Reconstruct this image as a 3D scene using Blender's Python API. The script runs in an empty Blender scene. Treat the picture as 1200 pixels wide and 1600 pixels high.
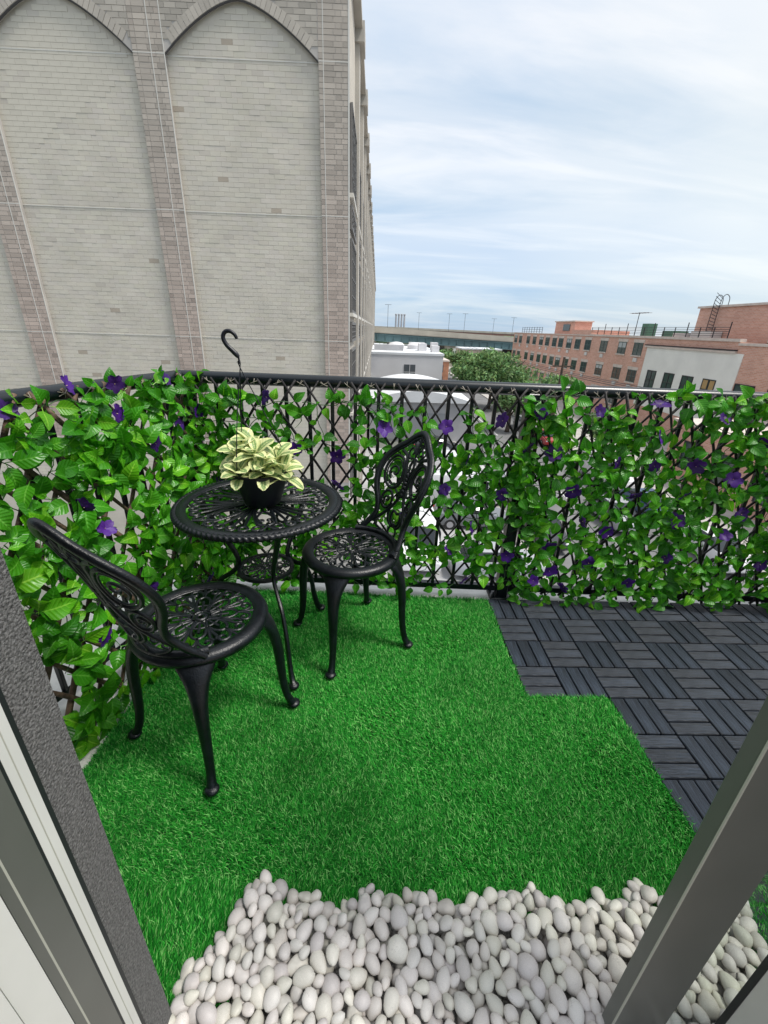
import bpy, math, random
import numpy as np
from mathutils import Vector, Matrix
random.seed(7); RNG = np.random.default_rng(7)
PI = math.pi
scn = bpy.context.scene
COL = scn.collection

# ------------------------------------------------------------------ camera
CAM_H = 1.29
cd = bpy.data.cameras.new('camera'); cam = bpy.data.objects.new('camera', cd); COL.objects.link(cam)
cd.sensor_fit = 'HORIZONTAL'; cd.sensor_width = 36.0; cd.lens = 36.0 * 666 / 1200
cd.clip_start = 0.02; cd.clip_end = 3000
R_ = Matrix(((0.99942485, 0.02295016, 0.02496523), (-0.0137978, -0.39729296, 0.9175881), (0.03097731, -0.91740481, -0.3967478)))
rm = Matrix((R_.col[0], -R_.col[1], -R_.col[2])).transposed()
cam.matrix_world = Matrix.Translation((0, 0, CAM_H)) @ rm.to_4x4()
scn.camera = cam

# ------------------------------------------------------------------ world, sun, exposure
SUN_EL, SUN_AZ = 62, 110          # degrees; azimuth clockwise from +Y
world = bpy.data.worlds.new('World'); scn.world = world; world.use_nodes = True
wn, wl = world.node_tree.nodes, world.node_tree.links
wn.clear()
out = wn.new('ShaderNodeOutputWorld')
sky = wn.new('ShaderNodeTexSky'); sky.sky_type = 'NISHITA'; sky.sun_disc = False
sky.sun_elevation = math.radians(SUN_EL); sky.sun_rotation = math.radians(SUN_AZ); sky.air_density = 1.0; sky.dust_density = 1.2
bg1 = wn.new('ShaderNodeBackground'); bg1.inputs['Strength'].default_value = 0.13
wl.new(sky.outputs[0], bg1.inputs['Color'])
tc = wn.new('ShaderNodeTexCoord')
sep = wn.new('ShaderNodeSeparateXYZ'); wl.new(tc.outputs['Generated'], sep.inputs[0])
def wmath(op, a, b=None, clamp=False):
    n = wn.new('ShaderNodeMath'); n.operation = op; n.use_clamp = clamp
    for i, v in enumerate((a, b)):
        if v is None: continue
        if isinstance(v, (int, float)): n.inputs[i].default_value = v
        else: wl.new(v, n.inputs[i])
    return n.outputs[0]
zz = wmath('ADD', wmath('MAXIMUM', sep.outputs['Z'], 0.0), 0.16)
px = wmath('DIVIDE', sep.outputs['X'], zz); py = wmath('DIVIDE', sep.outputs['Y'], zz)
cmb = wn.new('ShaderNodeCombineXYZ'); wl.new(px, cmb.inputs[0]); wl.new(py, cmb.inputs[1])
def wnoise(scale, sc3, rot, detail, rough, dist, loc=(0, 0, 0)):
    m = wn.new('ShaderNodeMapping'); m.inputs['Scale'].default_value = sc3; m.inputs['Rotation'].default_value = (0, 0, rot)
    m.inputs['Location'].default_value = loc
    wl.new(cmb.outputs[0], m.inputs['Vector'])
    n = wn.new('ShaderNodeTexNoise'); n.inputs['Scale'].default_value = scale; n.inputs['Detail'].default_value = detail
    n.inputs['Roughness'].default_value = rough; n.inputs['Distortion'].default_value = dist
    wl.new(m.outputs[0], n.inputs['Vector']); return n.outputs['Fac']
def wramp(fac, stops):
    r = wn.new('ShaderNodeValToRGB'); r.color_ramp.interpolation = 'EASE'
    while len(r.color_ramp.elements) < len(stops): r.color_ramp.elements.new(0.5)
    for e, (p, c) in zip(r.color_ramp.elements, stops):
        e.position = p; e.color = (c, c, c, 1) if isinstance(c, (int, float)) else (*c, 1)
    wl.new(fac, r.inputs[0]); return r.outputs[0]
n1 = wnoise(0.62, (0.45, 1.0, 1), 0.25, 6, 0.55, 1.1, (3.1, 1.7, 0))       # broad layers
n2 = wnoise(1.7, (0.35, 1.3, 1), 0.32, 8, 0.58, 0.8, (0.4, 5.2, 0))        # wisps
elev = wramp(sep.outputs['Z'], [(0.0, 0.0), (0.10, 0.06), (0.25, 0.42), (0.55, 0.88), (1.0, 1.0)])
# the underlying layer: blue-grey near the horizon, pale higher up
base = wramp(elev, [(0.0, (0.27, 0.38, 0.51)), (0.10, (0.23, 0.34, 0.50)), (0.45, (0.33, 0.42, 0.51)), (0.8, (0.46, 0.52, 0.59)), (1.0, (0.60, 0.62, 0.65))])
mixn = wn.new('ShaderNodeMix'); mixn.data_type = 'RGBA'
wl.new(base, mixn.inputs[6]); mixn.inputs[7].default_value = (0.60, 0.615, 0.63, 1)
cl = wmath('MULTIPLY', wmath('ADD', wramp(n1, [(0.38, 0.0), (0.63, 0.95)]), wmath('MULTIPLY', wramp(n2, [(0.43, 0.0), (0.69, 0.8)]), 0.9)), wmath('ADD', wmath('MULTIPLY', elev, 0.75), 0.36), True)
wl.new(cl, mixn.inputs[0])
dp = wn.new('ShaderNodeVectorMath'); dp.operation = 'DOT_PRODUCT'; dp.inputs[1].default_value = (0.665, 0.70, 0.26); wl.new(tc.outputs['Generated'], dp.inputs[0])
gf = wramp(dp.outputs['Value'], [(0.86, 0.0), (0.96, 0.22), (1.0, 0.5)])
mixg = wn.new('ShaderNodeMix'); mixg.data_type = 'RGBA'; wl.new(gf, mixg.inputs[0]); wl.new(mixn.outputs[2], mixg.inputs[6]); mixg.inputs[7].default_value = (0.70, 0.68, 0.59, 1)
bg2 = wn.new('ShaderNodeBackground'); bg2.inputs['Strength'].default_value = 1.0
wl.new(mixg.outputs[2], bg2.inputs['Color'])
ms = wn.new('ShaderNodeMixShader'); ms.inputs[0].default_value = 0.82
wl.new(bg1.outputs[0], ms.inputs[1]); wl.new(bg2.outputs[0], ms.inputs[2]); wl.new(ms.outputs[0], out.inputs['Surface'])

sd = bpy.data.lights.new('sun', 'SUN'); sd.energy = 2.3; sd.angle = math.radians(14); sd.color = (1.0, 0.96, 0.9)
sun = bpy.data.objects.new('sun', sd); COL.objects.link(sun)
a_, e_ = math.radians(SUN_AZ), math.radians(SUN_EL)
sdir = Vector((math.sin(a_) * math.cos(e_), math.cos(a_) * math.cos(e_), math.sin(e_)))
sun.rotation_euler = sdir.to_track_quat('Z', 'Y').to_euler(); sun.location = (0, -3, 12)
scn.view_settings.view_transform = 'Standard'; scn.view_settings.look = 'None'
scn.view_settings.exposure = 0.72; scn.view_settings.gamma = 1.0; scn.view_settings.use_curve_mapping = False
scn.cycles.max_bounces = 6; scn.cycles.transparent_max_bounces = 12; scn.cycles.diffuse_bounces = 3
scn.cycles.use_denoising = True
scn.cycles.caustics_reflective = False; scn.cycles.caustics_refractive = False

# ------------------------------------------------------------------ materials
def mat(name, col, rough=0.6, metal=0.0, var=0.0, nscale=20, bump=0.0, bscale=60, spec=0.5, tint=False, col2=None, detail=4,
        mscale=(1, 1, 1), coat=0.0, transl=0.0, objrand=0.0):
    m = bpy.data.materials.new(name); m.use_nodes = True
    N, L = m.node_tree.nodes, m.node_tree.links
    b = N['Principled BSDF']
    b.inputs['Roughness'].default_value = rough; b.inputs['Metallic'].default_value = metal
    b.inputs['Specular IOR Level'].default_value = spec
    if coat: b.inputs['Coat Weight'].default_value = coat; b.inputs['Coat Roughness'].default_value = 0.25
    b.inputs['Base Color'].default_value = (*col, 1)
    t = N.new('ShaderNodeTexCoord'); mp = N.new('ShaderNodeMapping'); mp.inputs['Scale'].default_value = mscale
    L.new(t.outputs['Object'], mp.inputs['Vector'])
    cur = None
    if var or col2:
        n = N.new('ShaderNodeTexNoise'); n.inputs['Scale'].default_value = nscale; n.inputs['Detail'].default_value = detail
        L.new(mp.outputs[0], n.inputs['Vector'])
        r = N.new('ShaderNodeValToRGB')
        c2 = col2 or tuple(min(1, c * (1 + var)) for c in col)
        c1 = col if col2 else tuple(c * (1 - var) for c in col)
        r.color_ramp.elements[0].position = 0.32; r.color_ramp.elements[1].position = 0.68
        r.color_ramp.elements[0].color = (*c1, 1); r.color_ramp.elements[1].color = (*c2, 1)
        L.new(n.outputs['Fac'], r.inputs[0]); cur = r.outputs[0]
        rr = N.new('ShaderNodeMapRange'); rr.inputs[3].default_value = max(0.05, rough - 0.08); rr.inputs[4].default_value = min(1, rough + 0.1)
        L.new(n.outputs['Fac'], rr.inputs[0]); L.new(rr.outputs[0], b.inputs['Roughness'])
    if tint:
        a = N.new('ShaderNodeAttribute'); a.attribute_name = 'tint'
        mx = N.new('ShaderNodeMix'); mx.data_type = 'RGBA'; mx.blend_type = 'MULTIPLY'; mx.inputs[0].default_value = 1
        if cur: L.new(cur, mx.inputs[6])
        else: mx.inputs[6].default_value = (*col, 1)
        L.new(a.outputs['Color'], mx.inputs[7]); cur = mx.outputs[2]
    if objrand:
        oi = N.new('ShaderNodeObjectInfo'); mr = N.new('ShaderNodeMapRange'); mr.inputs[3].default_value = 1 - objrand; mr.inputs[4].default_value = 1 + objrand
        L.new(oi.outputs['Random'], mr.inputs[0])
        hs = N.new('ShaderNodeHueSaturation')
        if cur: L.new(cur, hs.inputs['Color'])
        else: hs.inputs['Color'].default_value = (*col, 1)
        L.new(mr.outputs[0], hs.inputs['Value']); cur = hs.outputs[0]
    if cur: L.new(cur, b.inputs['Base Color'])
    if bump:
        n = N.new('ShaderNodeTexNoise'); n.inputs['Scale'].default_value = bscale; n.inputs['Detail'].default_value = 5
        L.new(mp.outputs[0], n.inputs['Vector'])
        bp = N.new('ShaderNodeBump'); bp.inputs['Strength'].default_value = bump; bp.inputs['Distance'].default_value = 0.01
        L.new(n.outputs['Fac'], bp.inputs['Height']); L.new(bp.outputs[0], b.inputs['Normal'])
    if transl:
        tr = N.new('ShaderNodeBsdfTranslucent'); mxs = N.new('ShaderNodeMixShader'); mxs.inputs[0].default_value = transl
        if cur: L.new(cur, tr.inputs['Color'])
        else: tr.inputs['Color'].default_value = (*col, 1)
        L.new(b.outputs[0], mxs.inputs[1]); L.new(tr.outputs[0], mxs.inputs[2]); L.new(mxs.outputs[0], N['Material Output'].inputs['Surface'])
    return m

def leaf_mat(name, edge, mid, vein, rough=0.42, transl=0.3, vw=0.035, edge_start=0.9, edge_end=0.98, noise=0.25):
    """leaf colour from the leaf's own coordinates (UVMap: u across, v along) times its tint"""
    m = bpy.data.materials.new(name); m.use_nodes = True
    N, L = m.node_tree.nodes, m.node_tree.links; b = N['Principled BSDF']; b.inputs['Roughness'].default_value = rough
    uv = N.new('ShaderNodeUVMap'); uv.uv_map = 'UVMap'; s = N.new('ShaderNodeSeparateXYZ'); L.new(uv.outputs[0], s.inputs[0])
    def M(op, a, bb=None, c=False):
        n = N.new('ShaderNodeMath'); n.operation = op; n.use_clamp = c
        for i, v in enumerate((a, bb)):
            if v is None: continue
            if isinstance(v, (int, float)): n.inputs[i].default_value = v
            else: L.new(v, n.inputs[i])
        return n.outputs[0]
    d = M('MULTIPLY', M('ABSOLUTE', M('SUBTRACT', s.outputs[0], 0.5)), 2.0)       # 0 midrib .. 1 margin
    nz = N.new('ShaderNodeTexNoise'); nz.inputs['Scale'].default_value = 5.5; nz.inputs['Detail'].default_value = 3
    L.new(uv.outputs[0], nz.inputs['Vector'])
    dn = M('ADD', d, M('MULTIPLY', M('SUBTRACT', nz.outputs['Fac'], 0.5), noise))
    r = N.new('ShaderNodeValToRGB'); e = r.color_ramp.elements
    e[0].position = vw; e[0].color = (*vein, 1); e[1].position = vw + 0.06; e[1].color = (*mid, 1)
    x = e.new(edge_start); x.color = (*mid, 1); x = e.new(edge_end); x.color = (*edge, 1)
    L.new(dn, r.inputs[0])
    # side veins
    w = M('SINE', M('MULTIPLY', M('SUBTRACT', s.outputs[1], M('MULTIPLY', d, 0.22)), 44.0))
    vv = M('MULTIPLY', M('GREATER_THAN', w, 0.9), 0.35)
    mx = N.new('ShaderNodeMix'); mx.data_type = 'RGBA'; L.new(vv, mx.inputs[0]); L.new(r.outputs[0], mx.inputs[6]); mx.inputs[7].default_value = (*vein, 1)
    a = N.new('ShaderNodeAttribute'); a.attribute_name = 'tint'
    m2 = N.new('ShaderNodeMix'); m2.data_type = 'RGBA'; m2.blend_type = 'MULTIPLY'; m2.inputs[0].default_value = 1
    L.new(mx.outputs[2], m2.inputs[6]); L.new(a.outputs['Color'], m2.inputs[7])
    L.new(m2.outputs[2], b.inputs['Base Color'])
    bp = N.new('ShaderNodeBump'); bp.inputs['Strength'].default_value = 0.25; bp.inputs['Distance'].default_value = 0.002
    L.new(w, bp.inputs['Height']); L.new(bp.outputs[0], b.inputs['Normal'])
    tr = N.new('ShaderNodeBsdfTranslucent'); L.new(m2.outputs[2], tr.inputs['Color'])
    ms_ = N.new('ShaderNodeMixShader'); ms_.inputs[0].default_value = transl
    L.new(b.outputs[0], ms_.inputs[1]); L.new(tr.outputs[0], ms_.inputs[2]); L.new(ms_.outputs[0], N['Material Output'].inputs['Surface'])
    return m

def brick_mat(name, c1, c2, mortar, w, h, msize=0.012, rough=0.85, bump=0.3, dirt=0.2):
    """procedural brick for walls whose courses are too small to pick apart; uses object space, u = x + y, v = z"""
    m = bpy.data.materials.new(name); m.use_nodes = True
    N, L = m.node_tree.nodes, m.node_tree.links; b = N['Principled BSDF']; b.inputs['Roughness'].default_value = rough
    t = N.new('ShaderNodeTexCoord'); s = N.new('ShaderNodeSeparateXYZ'); L.new(t.outputs['Object'], s.inputs[0])
    ad = N.new('ShaderNodeMath'); ad.operation = 'ADD'; L.new(s.outputs[0], ad.inputs[0]); L.new(s.outputs[1], ad.inputs[1])
    c = N.new('ShaderNodeCombineXYZ'); L.new(ad.outputs[0], c.inputs[0]); L.new(s.outputs[2], c.inputs[1])
    br = N.new('ShaderNodeTexBrick'); L.new(c.outputs[0], br.inputs['Vector'])
    br.inputs['Scale'].default_value = 1; br.inputs['Brick Width'].default_value = w; br.inputs['Row Height'].default_value = h
    br.inputs['Mortar Size'].default_value = msize; br.inputs['Color1'].default_value = (*c1, 1); br.inputs['Color2'].default_value = (*c2, 1)
    br.inputs['Mortar'].default_value = (*mortar, 1)
    n = N.new('ShaderNodeTexNoise'); n.inputs['Scale'].default_value = 0.6; n.inputs['Detail'].default_value = 6; L.new(t.outputs['Object'], n.inputs['Vector'])
    r = N.new('ShaderNodeMapRange'); r.inputs[3].default_value = 1 - dirt; r.inputs[4].default_value = 1 + dirt; L.new(n.outputs['Fac'], r.inputs[0])
    hs = N.new('ShaderNodeHueSaturation'); L.new(br.outputs['Color'], hs.inputs['Color']); L.new(r.outputs[0], hs.inputs['Value'])
    L.new(hs.outputs[0], b.inputs['Base Color'])
    bp = N.new('ShaderNodeBump'); bp.inputs['Strength'].default_value = bump; bp.inputs['Distance'].default_value = 0.01; bp.invert = True
    L.new(br.outputs['Fac'], bp.inputs['Height']); L.new(bp.outputs[0], b.inputs['Normal'])
    return m

M = {}
M['iron'] = mat('black_cast_metal', (0.003, 0.0045, 0.0065), 0.36, 0.0, var=0.4, nscale=40, bump=0.17, bscale=220, spec=0.5)
M['rail'] = mat('black_rail_paint', (0.004, 0.008, 0.011), 0.3, 0.0, var=0.2, nscale=12, spec=0.6)
M['turf'] = mat('turf_blades', (1, 1, 1), 0.62, tint=True, transl=0.25, spec=0.2)
M['turf_back'] = mat('turf_backing', (0.006, 0.045, 0.01), 0.9)
M['slat'] = mat('black_stained_wood', (0.021, 0.028, 0.040), 0.5, var=0.75, nscale=9, bump=0.5, bscale=30, mscale=(22, 1.2, 22), objrand=0.22, spec=0.5)
M['tile_base'] = mat('tile_base_plastic', (0.006, 0.007, 0.009), 0.6)
M['pebble'] = mat('white_marble_pebble', (0.60, 0.58, 0.55), 0.45, var=0.18, nscale=34, bump=0.05, bscale=40, objrand=0.10, tint=True, spec=0.4)
def veined(m, col, sc):
    N, L = m.node_tree.nodes, m.node_tree.links; b = N['Principled BSDF']; src = b.inputs['Base Color'].links[0].from_socket
    t = N.new('ShaderNodeTexCoord'); oi = N.new('ShaderNodeObjectInfo'); ad = N.new('ShaderNodeVectorMath'); ad.operation = 'ADD'
    L.new(t.outputs['Object'], ad.inputs[0]); L.new(oi.outputs['Random'], ad.inputs[1])
    n = N.new('ShaderNodeTexNoise'); n.inputs['Scale'].default_value = sc; n.inputs['Detail'].default_value = 8; n.inputs['Distortion'].default_value = 1.6; L.new(ad.outputs[0], n.inputs['Vector'])
    r = N.new('ShaderNodeValToRGB'); e = r.color_ramp.elements; e[0].position = 0.475; e[0].color = (0, 0, 0, 1); e[1].position = 0.525; e[1].color = (0, 0, 0, 1); x = e.new(0.5); x.color = (1, 1, 1, 1)
    L.new(n.outputs['Fac'], r.inputs[0]); n2 = N.new('ShaderNodeTexNoise'); n2.inputs['Scale'].default_value = sc * 0.6; L.new(ad.outputs[0], n2.inputs['Vector'])
    r2 = N.new('ShaderNodeMapRange'); r2.inputs[1].default_value = 0.5; r2.inputs[2].default_value = 0.7; r2.inputs[3].default_value = 0; r2.inputs[4].default_value = 0.5; L.new(n2.outputs['Fac'], r2.inputs[0])
    mu = N.new('ShaderNodeMath'); mu.operation = 'MULTIPLY'; L.new(r.outputs[0], mu.inputs[0]); L.new(r2.outputs[0], mu.inputs[1])
    mx = N.new('ShaderNodeMix'); mx.data_type = 'RGBA'; L.new(mu.outputs[0], mx.inputs[0]); L.new(src, mx.inputs[6]); mx.inputs[7].default_value = (*col, 1); L.new(mx.outputs[2], b.inputs['Base Color'])
veined(M['pebble'], (0.22, 0.19, 0.17), 1.3)
M['concrete'] = mat('pale_concrete', (0.76, 0.75, 0.71), 0.85, var=0.12, nscale=9, bump=0.2, bscale=80)
M['stucco'] = mat('grey_stucco', (0.16, 0.157, 0.152), 0.95, var=0.5, nscale=330, bump=1.0, bscale=300)
M['white_frame'] = mat('white_vinyl', (0.62, 0.62, 0.58), 0.4, var=0.05, nscale=6)
M['frame'] = mat('bronze_frame', (0.125, 0.128, 0.115), 0.38, 0.2, var=0.12, nscale=5)
M['gasket'] = mat('rubber_gasket', (0.012, 0.014, 0.016), 0.5)
M['pale_line'] = mat('pale_bead_and_highlight', (0.4, 0.4, 0.34), 0.4)  # for the jamb's pale lines and the painted highlight on the stile
M['stick_black'] = mat('dark_willow', (0.012, 0.010, 0.010), 0.6, var=0.5, nscale=30, bump=0.5, bscale=90)
M['stick_brown'] = mat('brown_willow', (0.11, 0.07, 0.045), 0.7, var=0.6, nscale=25, bump=0.6, bscale=90)
M['tie'] = mat('wire_tie', (0.28, 0.25, 0.2), 0.5)
M['stem'] = mat('vine_stem', (0.03, 0.09, 0.02), 0.6)
M['leaf'] = leaf_mat('ivy_leaf', (0.075, 0.36, 0.012), (0.065, 0.33, 0.010), (0.17, 0.52, 0.05), rough=0.34, transl=0.42)
M['leaf_var'] = leaf_mat('peperomia_leaf', (0.80, 0.82, 0.42), (0.21, 0.34, 0.12), (0.54, 0.61, 0.26), rough=0.4, transl=0.22, vw=0.02, edge_start=0.36, edge_end=0.52, noise=0.35)
M['petal'] = mat('purple_petal', (0.06, 0.010, 0.19), 0.5, tint=True, transl=0.3)
M['stamen'] = mat('stamen', (0.55, 0.4, 0.3), 0.6)
M['pot'] = mat('black_plastic_pot', (0.008, 0.009, 0.014), 0.42, var=0.1, nscale=8)
M['soil'] = mat('soil', (0.03, 0.018, 0.01), 0.95, bump=0.8, bscale=60)

# ------------------------------------------------------------------ helpers
def link(o, parent=None):
    COL.objects.link(o)
    if parent: o.parent = parent
    return o
def tag(o, label=None, cat=None, group=None, kind=None):
    if label: o['label'] = label
    if cat: o['category'] = cat
    if group: o['group'] = group
    if kind: o['kind'] = kind
    return o
def empty(name, loc=(0, 0, 0), rz=0.0, label=None, cat=None, group=None, kind=None):
    o = bpy.data.objects.new(name, None); o.location = loc; o.rotation_euler = (0, 0, rz); o.empty_display_size = 0.1
    link(o); return tag(o, label, cat, group, kind)
def copy_tree(o, parent=None):
    c = o.copy(); COL.objects.link(c); c.parent = parent
    for ch in list(o.children): copy_tree(ch, c)
    return c
class MB:
    def __init__(s): s.v = []; s.f = []; s.t = []; s.uv = None
    def add(s, vs, fs, tint=None):
        n = len(s.v); s.v += [tuple(p) for p in vs]; s.f += [tuple(i + n for i in f) for f in fs]
        s.t += [tint or (1, 1, 1)] * len(vs); return s
    def box(s, x0, x1, y0, y1, z0, z1, tint=None):
        vs = [(x, y, z) for x in (x0, x1) for y in (y0, y1) for z in (z0, z1)]
        return s.add(vs, [(0, 1, 3, 2), (4, 6, 7, 5), (0, 4, 5, 1), (2, 3, 7, 6), (0, 2, 6, 4), (1, 5, 7, 3)], tint)
    def cbox(s, x0, x1, y0, y1, z0, z1, c, tint=None):
        """box with its four upright edges and top edge chamfered"""
        def ring(k, z): return [(x0 + k, y0, z), (x1 - k, y0, z), (x1, y0 + k, z), (x1, y1 - k, z), (x1 - k, y1, z), (x0 + k, y1, z), (x0, y1 - k, z), (x0, y0 + k, z)]
        r0 = ring(c, z0); r1 = ring(c, z1 - c)
        r2 = [(x0 + c * 1.6, y0 + c, z1), (x1 - c * 1.6, y0 + c, z1), (x1 - c, y0 + c * 1.6, z1), (x1 - c, y1 - c * 1.6, z1), (x1 - c * 1.6, y1 - c, z1), (x0 + c * 1.6, y1 - c, z1), (x0 + c, y1 - c * 1.6, z1), (x0 + c, y0 + c * 1.6, z1)]
        fs = [tuple(range(7, -1, -1)), tuple(range(16, 24))]
        for a in (0, 8):
            fs += [(a + i, a + (i + 1) % 8, a + 8 + (i + 1) % 8, a + 8 + i) for i in range(8)]
        return s.add(r0 + r1 + r2, fs, tint)
    def tube(s, pts, r, n=8, flat=1.0, up=None, closed=False, caps=True, tint=None):
        """swept tube; r number or list; flat scales the section along 'up'"""
        P = [Vector(p) for p in pts]; m = len(P)
        rs = r if isinstance(r, (list, tuple)) else [r] * m
        upv = Vector(up) if up else None
        vs = []; prev = None
        for i, p in enumerate(P):
            if closed: t = P[(i + 1) % m] - P[i - 1]
            else: t = P[min(i + 1, m - 1)] - P[max(i - 1, 0)]
            if t.length < 1e-9: t = Vector((0, 0, 1))
            t.normalize()
            if upv is not None:
                a = upv - t * upv.dot(t)
                if a.length < 1e-4: a = t.orthogonal()
            elif prev is None: a = t.orthogonal()
            else:
                a = prev - t * prev.dot(t)
                if a.length < 1e-5: a = t.orthogonal()
            a.normalize(); prev = a; b = t.cross(a)
            for k in range(n):
                th = 2 * PI * k / n + (PI / n)
                vs.append(p + a * (math.cos(th) * rs[i] * flat) + b * (math.sin(th) * rs[i]))
        fs = []
        for i in range(m if closed else m - 1):
            j = (i + 1) % m
            fs += [(i * n + k, i * n + (k + 1) % n, j * n + (k + 1) % n, j * n + k) for k in range(n)]
        if caps and not closed: fs += [tuple(range(n - 1, -1, -1)), tuple((m - 1) * n + k for k in range(n))]
        return s.add(vs, fs, tint)
    def lathe(s, prof, n=32, c=(0, 0, 0), cap0=False, cap1=False, tint=None):
        vs = [(c[0] + r * math.cos(2 * PI * k / n), c[1] + r * math.sin(2 * PI * k / n), c[2] + z) for r, z in prof for k in range(n)]
        fs = [(i * n + k, i * n + (k + 1) % n, (i + 1) * n + (k + 1) % n, (i + 1) * n + k) for i in range(len(prof) - 1) for k in range(n)]
        if cap0: fs.append(tuple(range(n - 1, -1, -1)))
        if cap1: fs.append(tuple((len(prof) - 1) * n + k for k in range(n)))
        return s.add(vs, fs, tint)
    def ellipsoid(s, c, rx, ry, rz, nu=10, nv=6, tint=None):
        prof = [(math.sin(PI * i / nv), -math.cos(PI * i / nv)) for i in range(nv + 1)]
        vs = [(c[0] + rx * max(p, 1e-4) * math.cos(2 * PI * k / nu), c[1] + ry * max(p, 1e-4) * math.sin(2 * PI * k / nu), c[2] + rz * z) for p, z in prof for k in range(nu)]
        fs = [(i * nu + k, i * nu + (k + 1) % nu, (i + 1) * nu + (k + 1) % nu, (i + 1) * nu + k) for i in range(nv) for k in range(nu)]
        return s.add(vs, fs, tint)
    def prism(s, poly, y0, y1, axis='y', tint=None):
        """poly of (a, z) extruded along y (axis='y'), or (a, b) extruded along z (axis='z')"""
        n = len(poly)
        if axis == 'y': vs = [(a, y0, z) for a, z in poly] + [(a, y1, z) for a, z in poly]
        elif axis == 'x': vs = [(y0, a, z) for a, z in poly] + [(y1, a, z) for a, z in poly]
        else: vs = [(a, b, y0) for a, b in poly] + [(a, b, y1) for a, b in poly]
        return s.add(vs, [tuple(range(n)), tuple(range(2 * n - 1, n - 1, -1))] + [(i, n + i, n + (i + 1) % n, (i + 1) % n) for i in range(n)], tint)
    def mesh(s, name, m, smooth=False, tint=False):
        me = bpy.data.meshes.new(name); me.from_pydata(s.v, [], s.f)
        if m: me.materials.append(m)
        if tint:
            a = me.color_attributes.new('tint', 'FLOAT_COLOR', 'POINT')
            a.data.foreach_set('color', np.array([(*c, 1) for c in s.t], dtype=np.float32).ravel())
        if smooth:
            me.polygons.foreach_set('use_smooth', [True] * len(me.polygons))
            if smooth != True: me.set_sharp_from_angle(angle=math.radians(smooth))
        me.update(); return me
    def build(s, name, m, parent=None, smooth=False, tint=False, fixn=True):
        me = s.mesh(name, m, smooth, tint)
        o = bpy.data.objects.new(name, me)
        if fixn:
            import bmesh
            bm = bmesh.new(); bm.from_mesh(me); bmesh.ops.recalc_face_normals(bm, faces=bm.faces); bm.to_mesh(me); bm.free()
        return link(o, parent)
def catmull(pts, k=6, closed=False):
    P = [Vector(p) for p in pts]; n = len(P); o = []
    rng = n if closed else n - 1
    for i in range(rng):
        if closed: a, b, c, d = P[i - 1], P[i], P[(i + 1) % n], P[(i + 2) % n]
        else: a, b, c, d = P[max(i - 1, 0)], P[i], P[i + 1], P[min(i + 2, n - 1)]
        for j in range(k):
            t = j / k
            o.append(0.5 * ((2 * b) + (c - a) * t + (2 * a - 5 * b + 4 * c - d) * t * t + (3 * b - a - 3 * c + d) * t ** 3))
    if not closed: o.append(P[-1])
    return o

# ------------------------------------------------------------------ LARGE STRUCTURE
G = -9.6
M['asphalt'] = mat('asphalt', (0.17, 0.17, 0.17), 0.9, var=0.18, nscale=0.5, bump=0.2, bscale=30)
M['land'] = mat('far_ground', (0.16, 0.17, 0.15), 0.95, var=0.3, nscale=0.02)
M['pave'] = mat('pavement', (0.42, 0.40, 0.37), 0.9, var=0.12, nscale=0.8)
M['paint_line'] = mat('road_paint', (0.6, 0.6, 0.58), 0.8)
def struct(name, mb, m, **k): return tag(mb.build(name, m, **k), kind='structure')
struct('ground', MB().box(-1500, 1500, -200, 2800, G - 1, G - 0.02), M['land'])
struct('road', MB().box(8.5, 19.5, -30, 190, G - 0.02, G), M['asphalt'])
struct('parking_lot', MB().box(-0.9, 8.0, 0.5, 41, G - 0.015, G + 0.004), mat('pale_lot', (0.36, 0.36, 0.36), 0.9, var=0.15, nscale=0.4))
pv = MB(); pv.box(8.0, 8.5, -30, 190, G - 0.02, G + 0.13); pv.box(19.5, 33.4, -30, 190, G - 0.02, G + 0.13)
struct('pavement', pv, M['pave'])
ml = MB()
for k in range(24): ml.box(13.9, 14.05, 6 + k * 7, 9 + k * 7, G, G + 0.008)
for k in range(13): ml.box(4.0, 8.0, 4 + k * 2.8, 4.1 + k * 2.8, G + 0.004, G + 0.012)
struct('road_marking', ml, M['paint_line'])

# our own balcony: slab, kerb strips, building wall
def fy(x): return 1.905 - 0.045 * x                 # front rail line
LX0, LY0, LX1, LY1 = -0.85, fy(-0.85), -1.13, 0.95   # left rail line
def fxl(y): return LX0 + (y - LY0) * (LX1 - LX0) / (LY1 - LY0)
struct('balcony_slab', MB().prism([(-1.35, -0.6), (-1.35, 2.06), (5.0, 1.80), (5.0, -0.6)], -0.24, -0.012, 'z'), M['concrete'])
kb = MB().prism([(-0.84, fy(-0.84) - 0.045), (-0.98, fy(-0.98) + 0.10), (5.0, fy(5.0) + 0.10), (5.0, fy(5.0) - 0.045)], -0.012, 0.016, 'z')
kb.prism([(-0.84, fy(-0.84) - 0.045), (-0.885, 0.38), (-1.35, 0.38), (-0.98, fy(-0.98) + 0.10)], -0.012, 0.016, 'z')
struct('balcony_kerb', kb, M['concrete'])
ow = MB()
ow.box(-6.0, -0.366, 0.27, 0.376, -0.3, 2.5)
ow.box(1.75, 6.0, 0.27, 0.36, -0.3, 2.5)
ow.box(-0.366, 1.75, 0.27, 0.36, 2.35, 2.5)
o = struct('balcony_wall', ow, M['stucco'])
struct('interior_floor', MB().box(-3, 3, -3, 0.20, -0.2, -0.01), mat('wood_floor', (0.25, 0.17, 0.1), 0.5, var=0.3, nscale=4))

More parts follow.
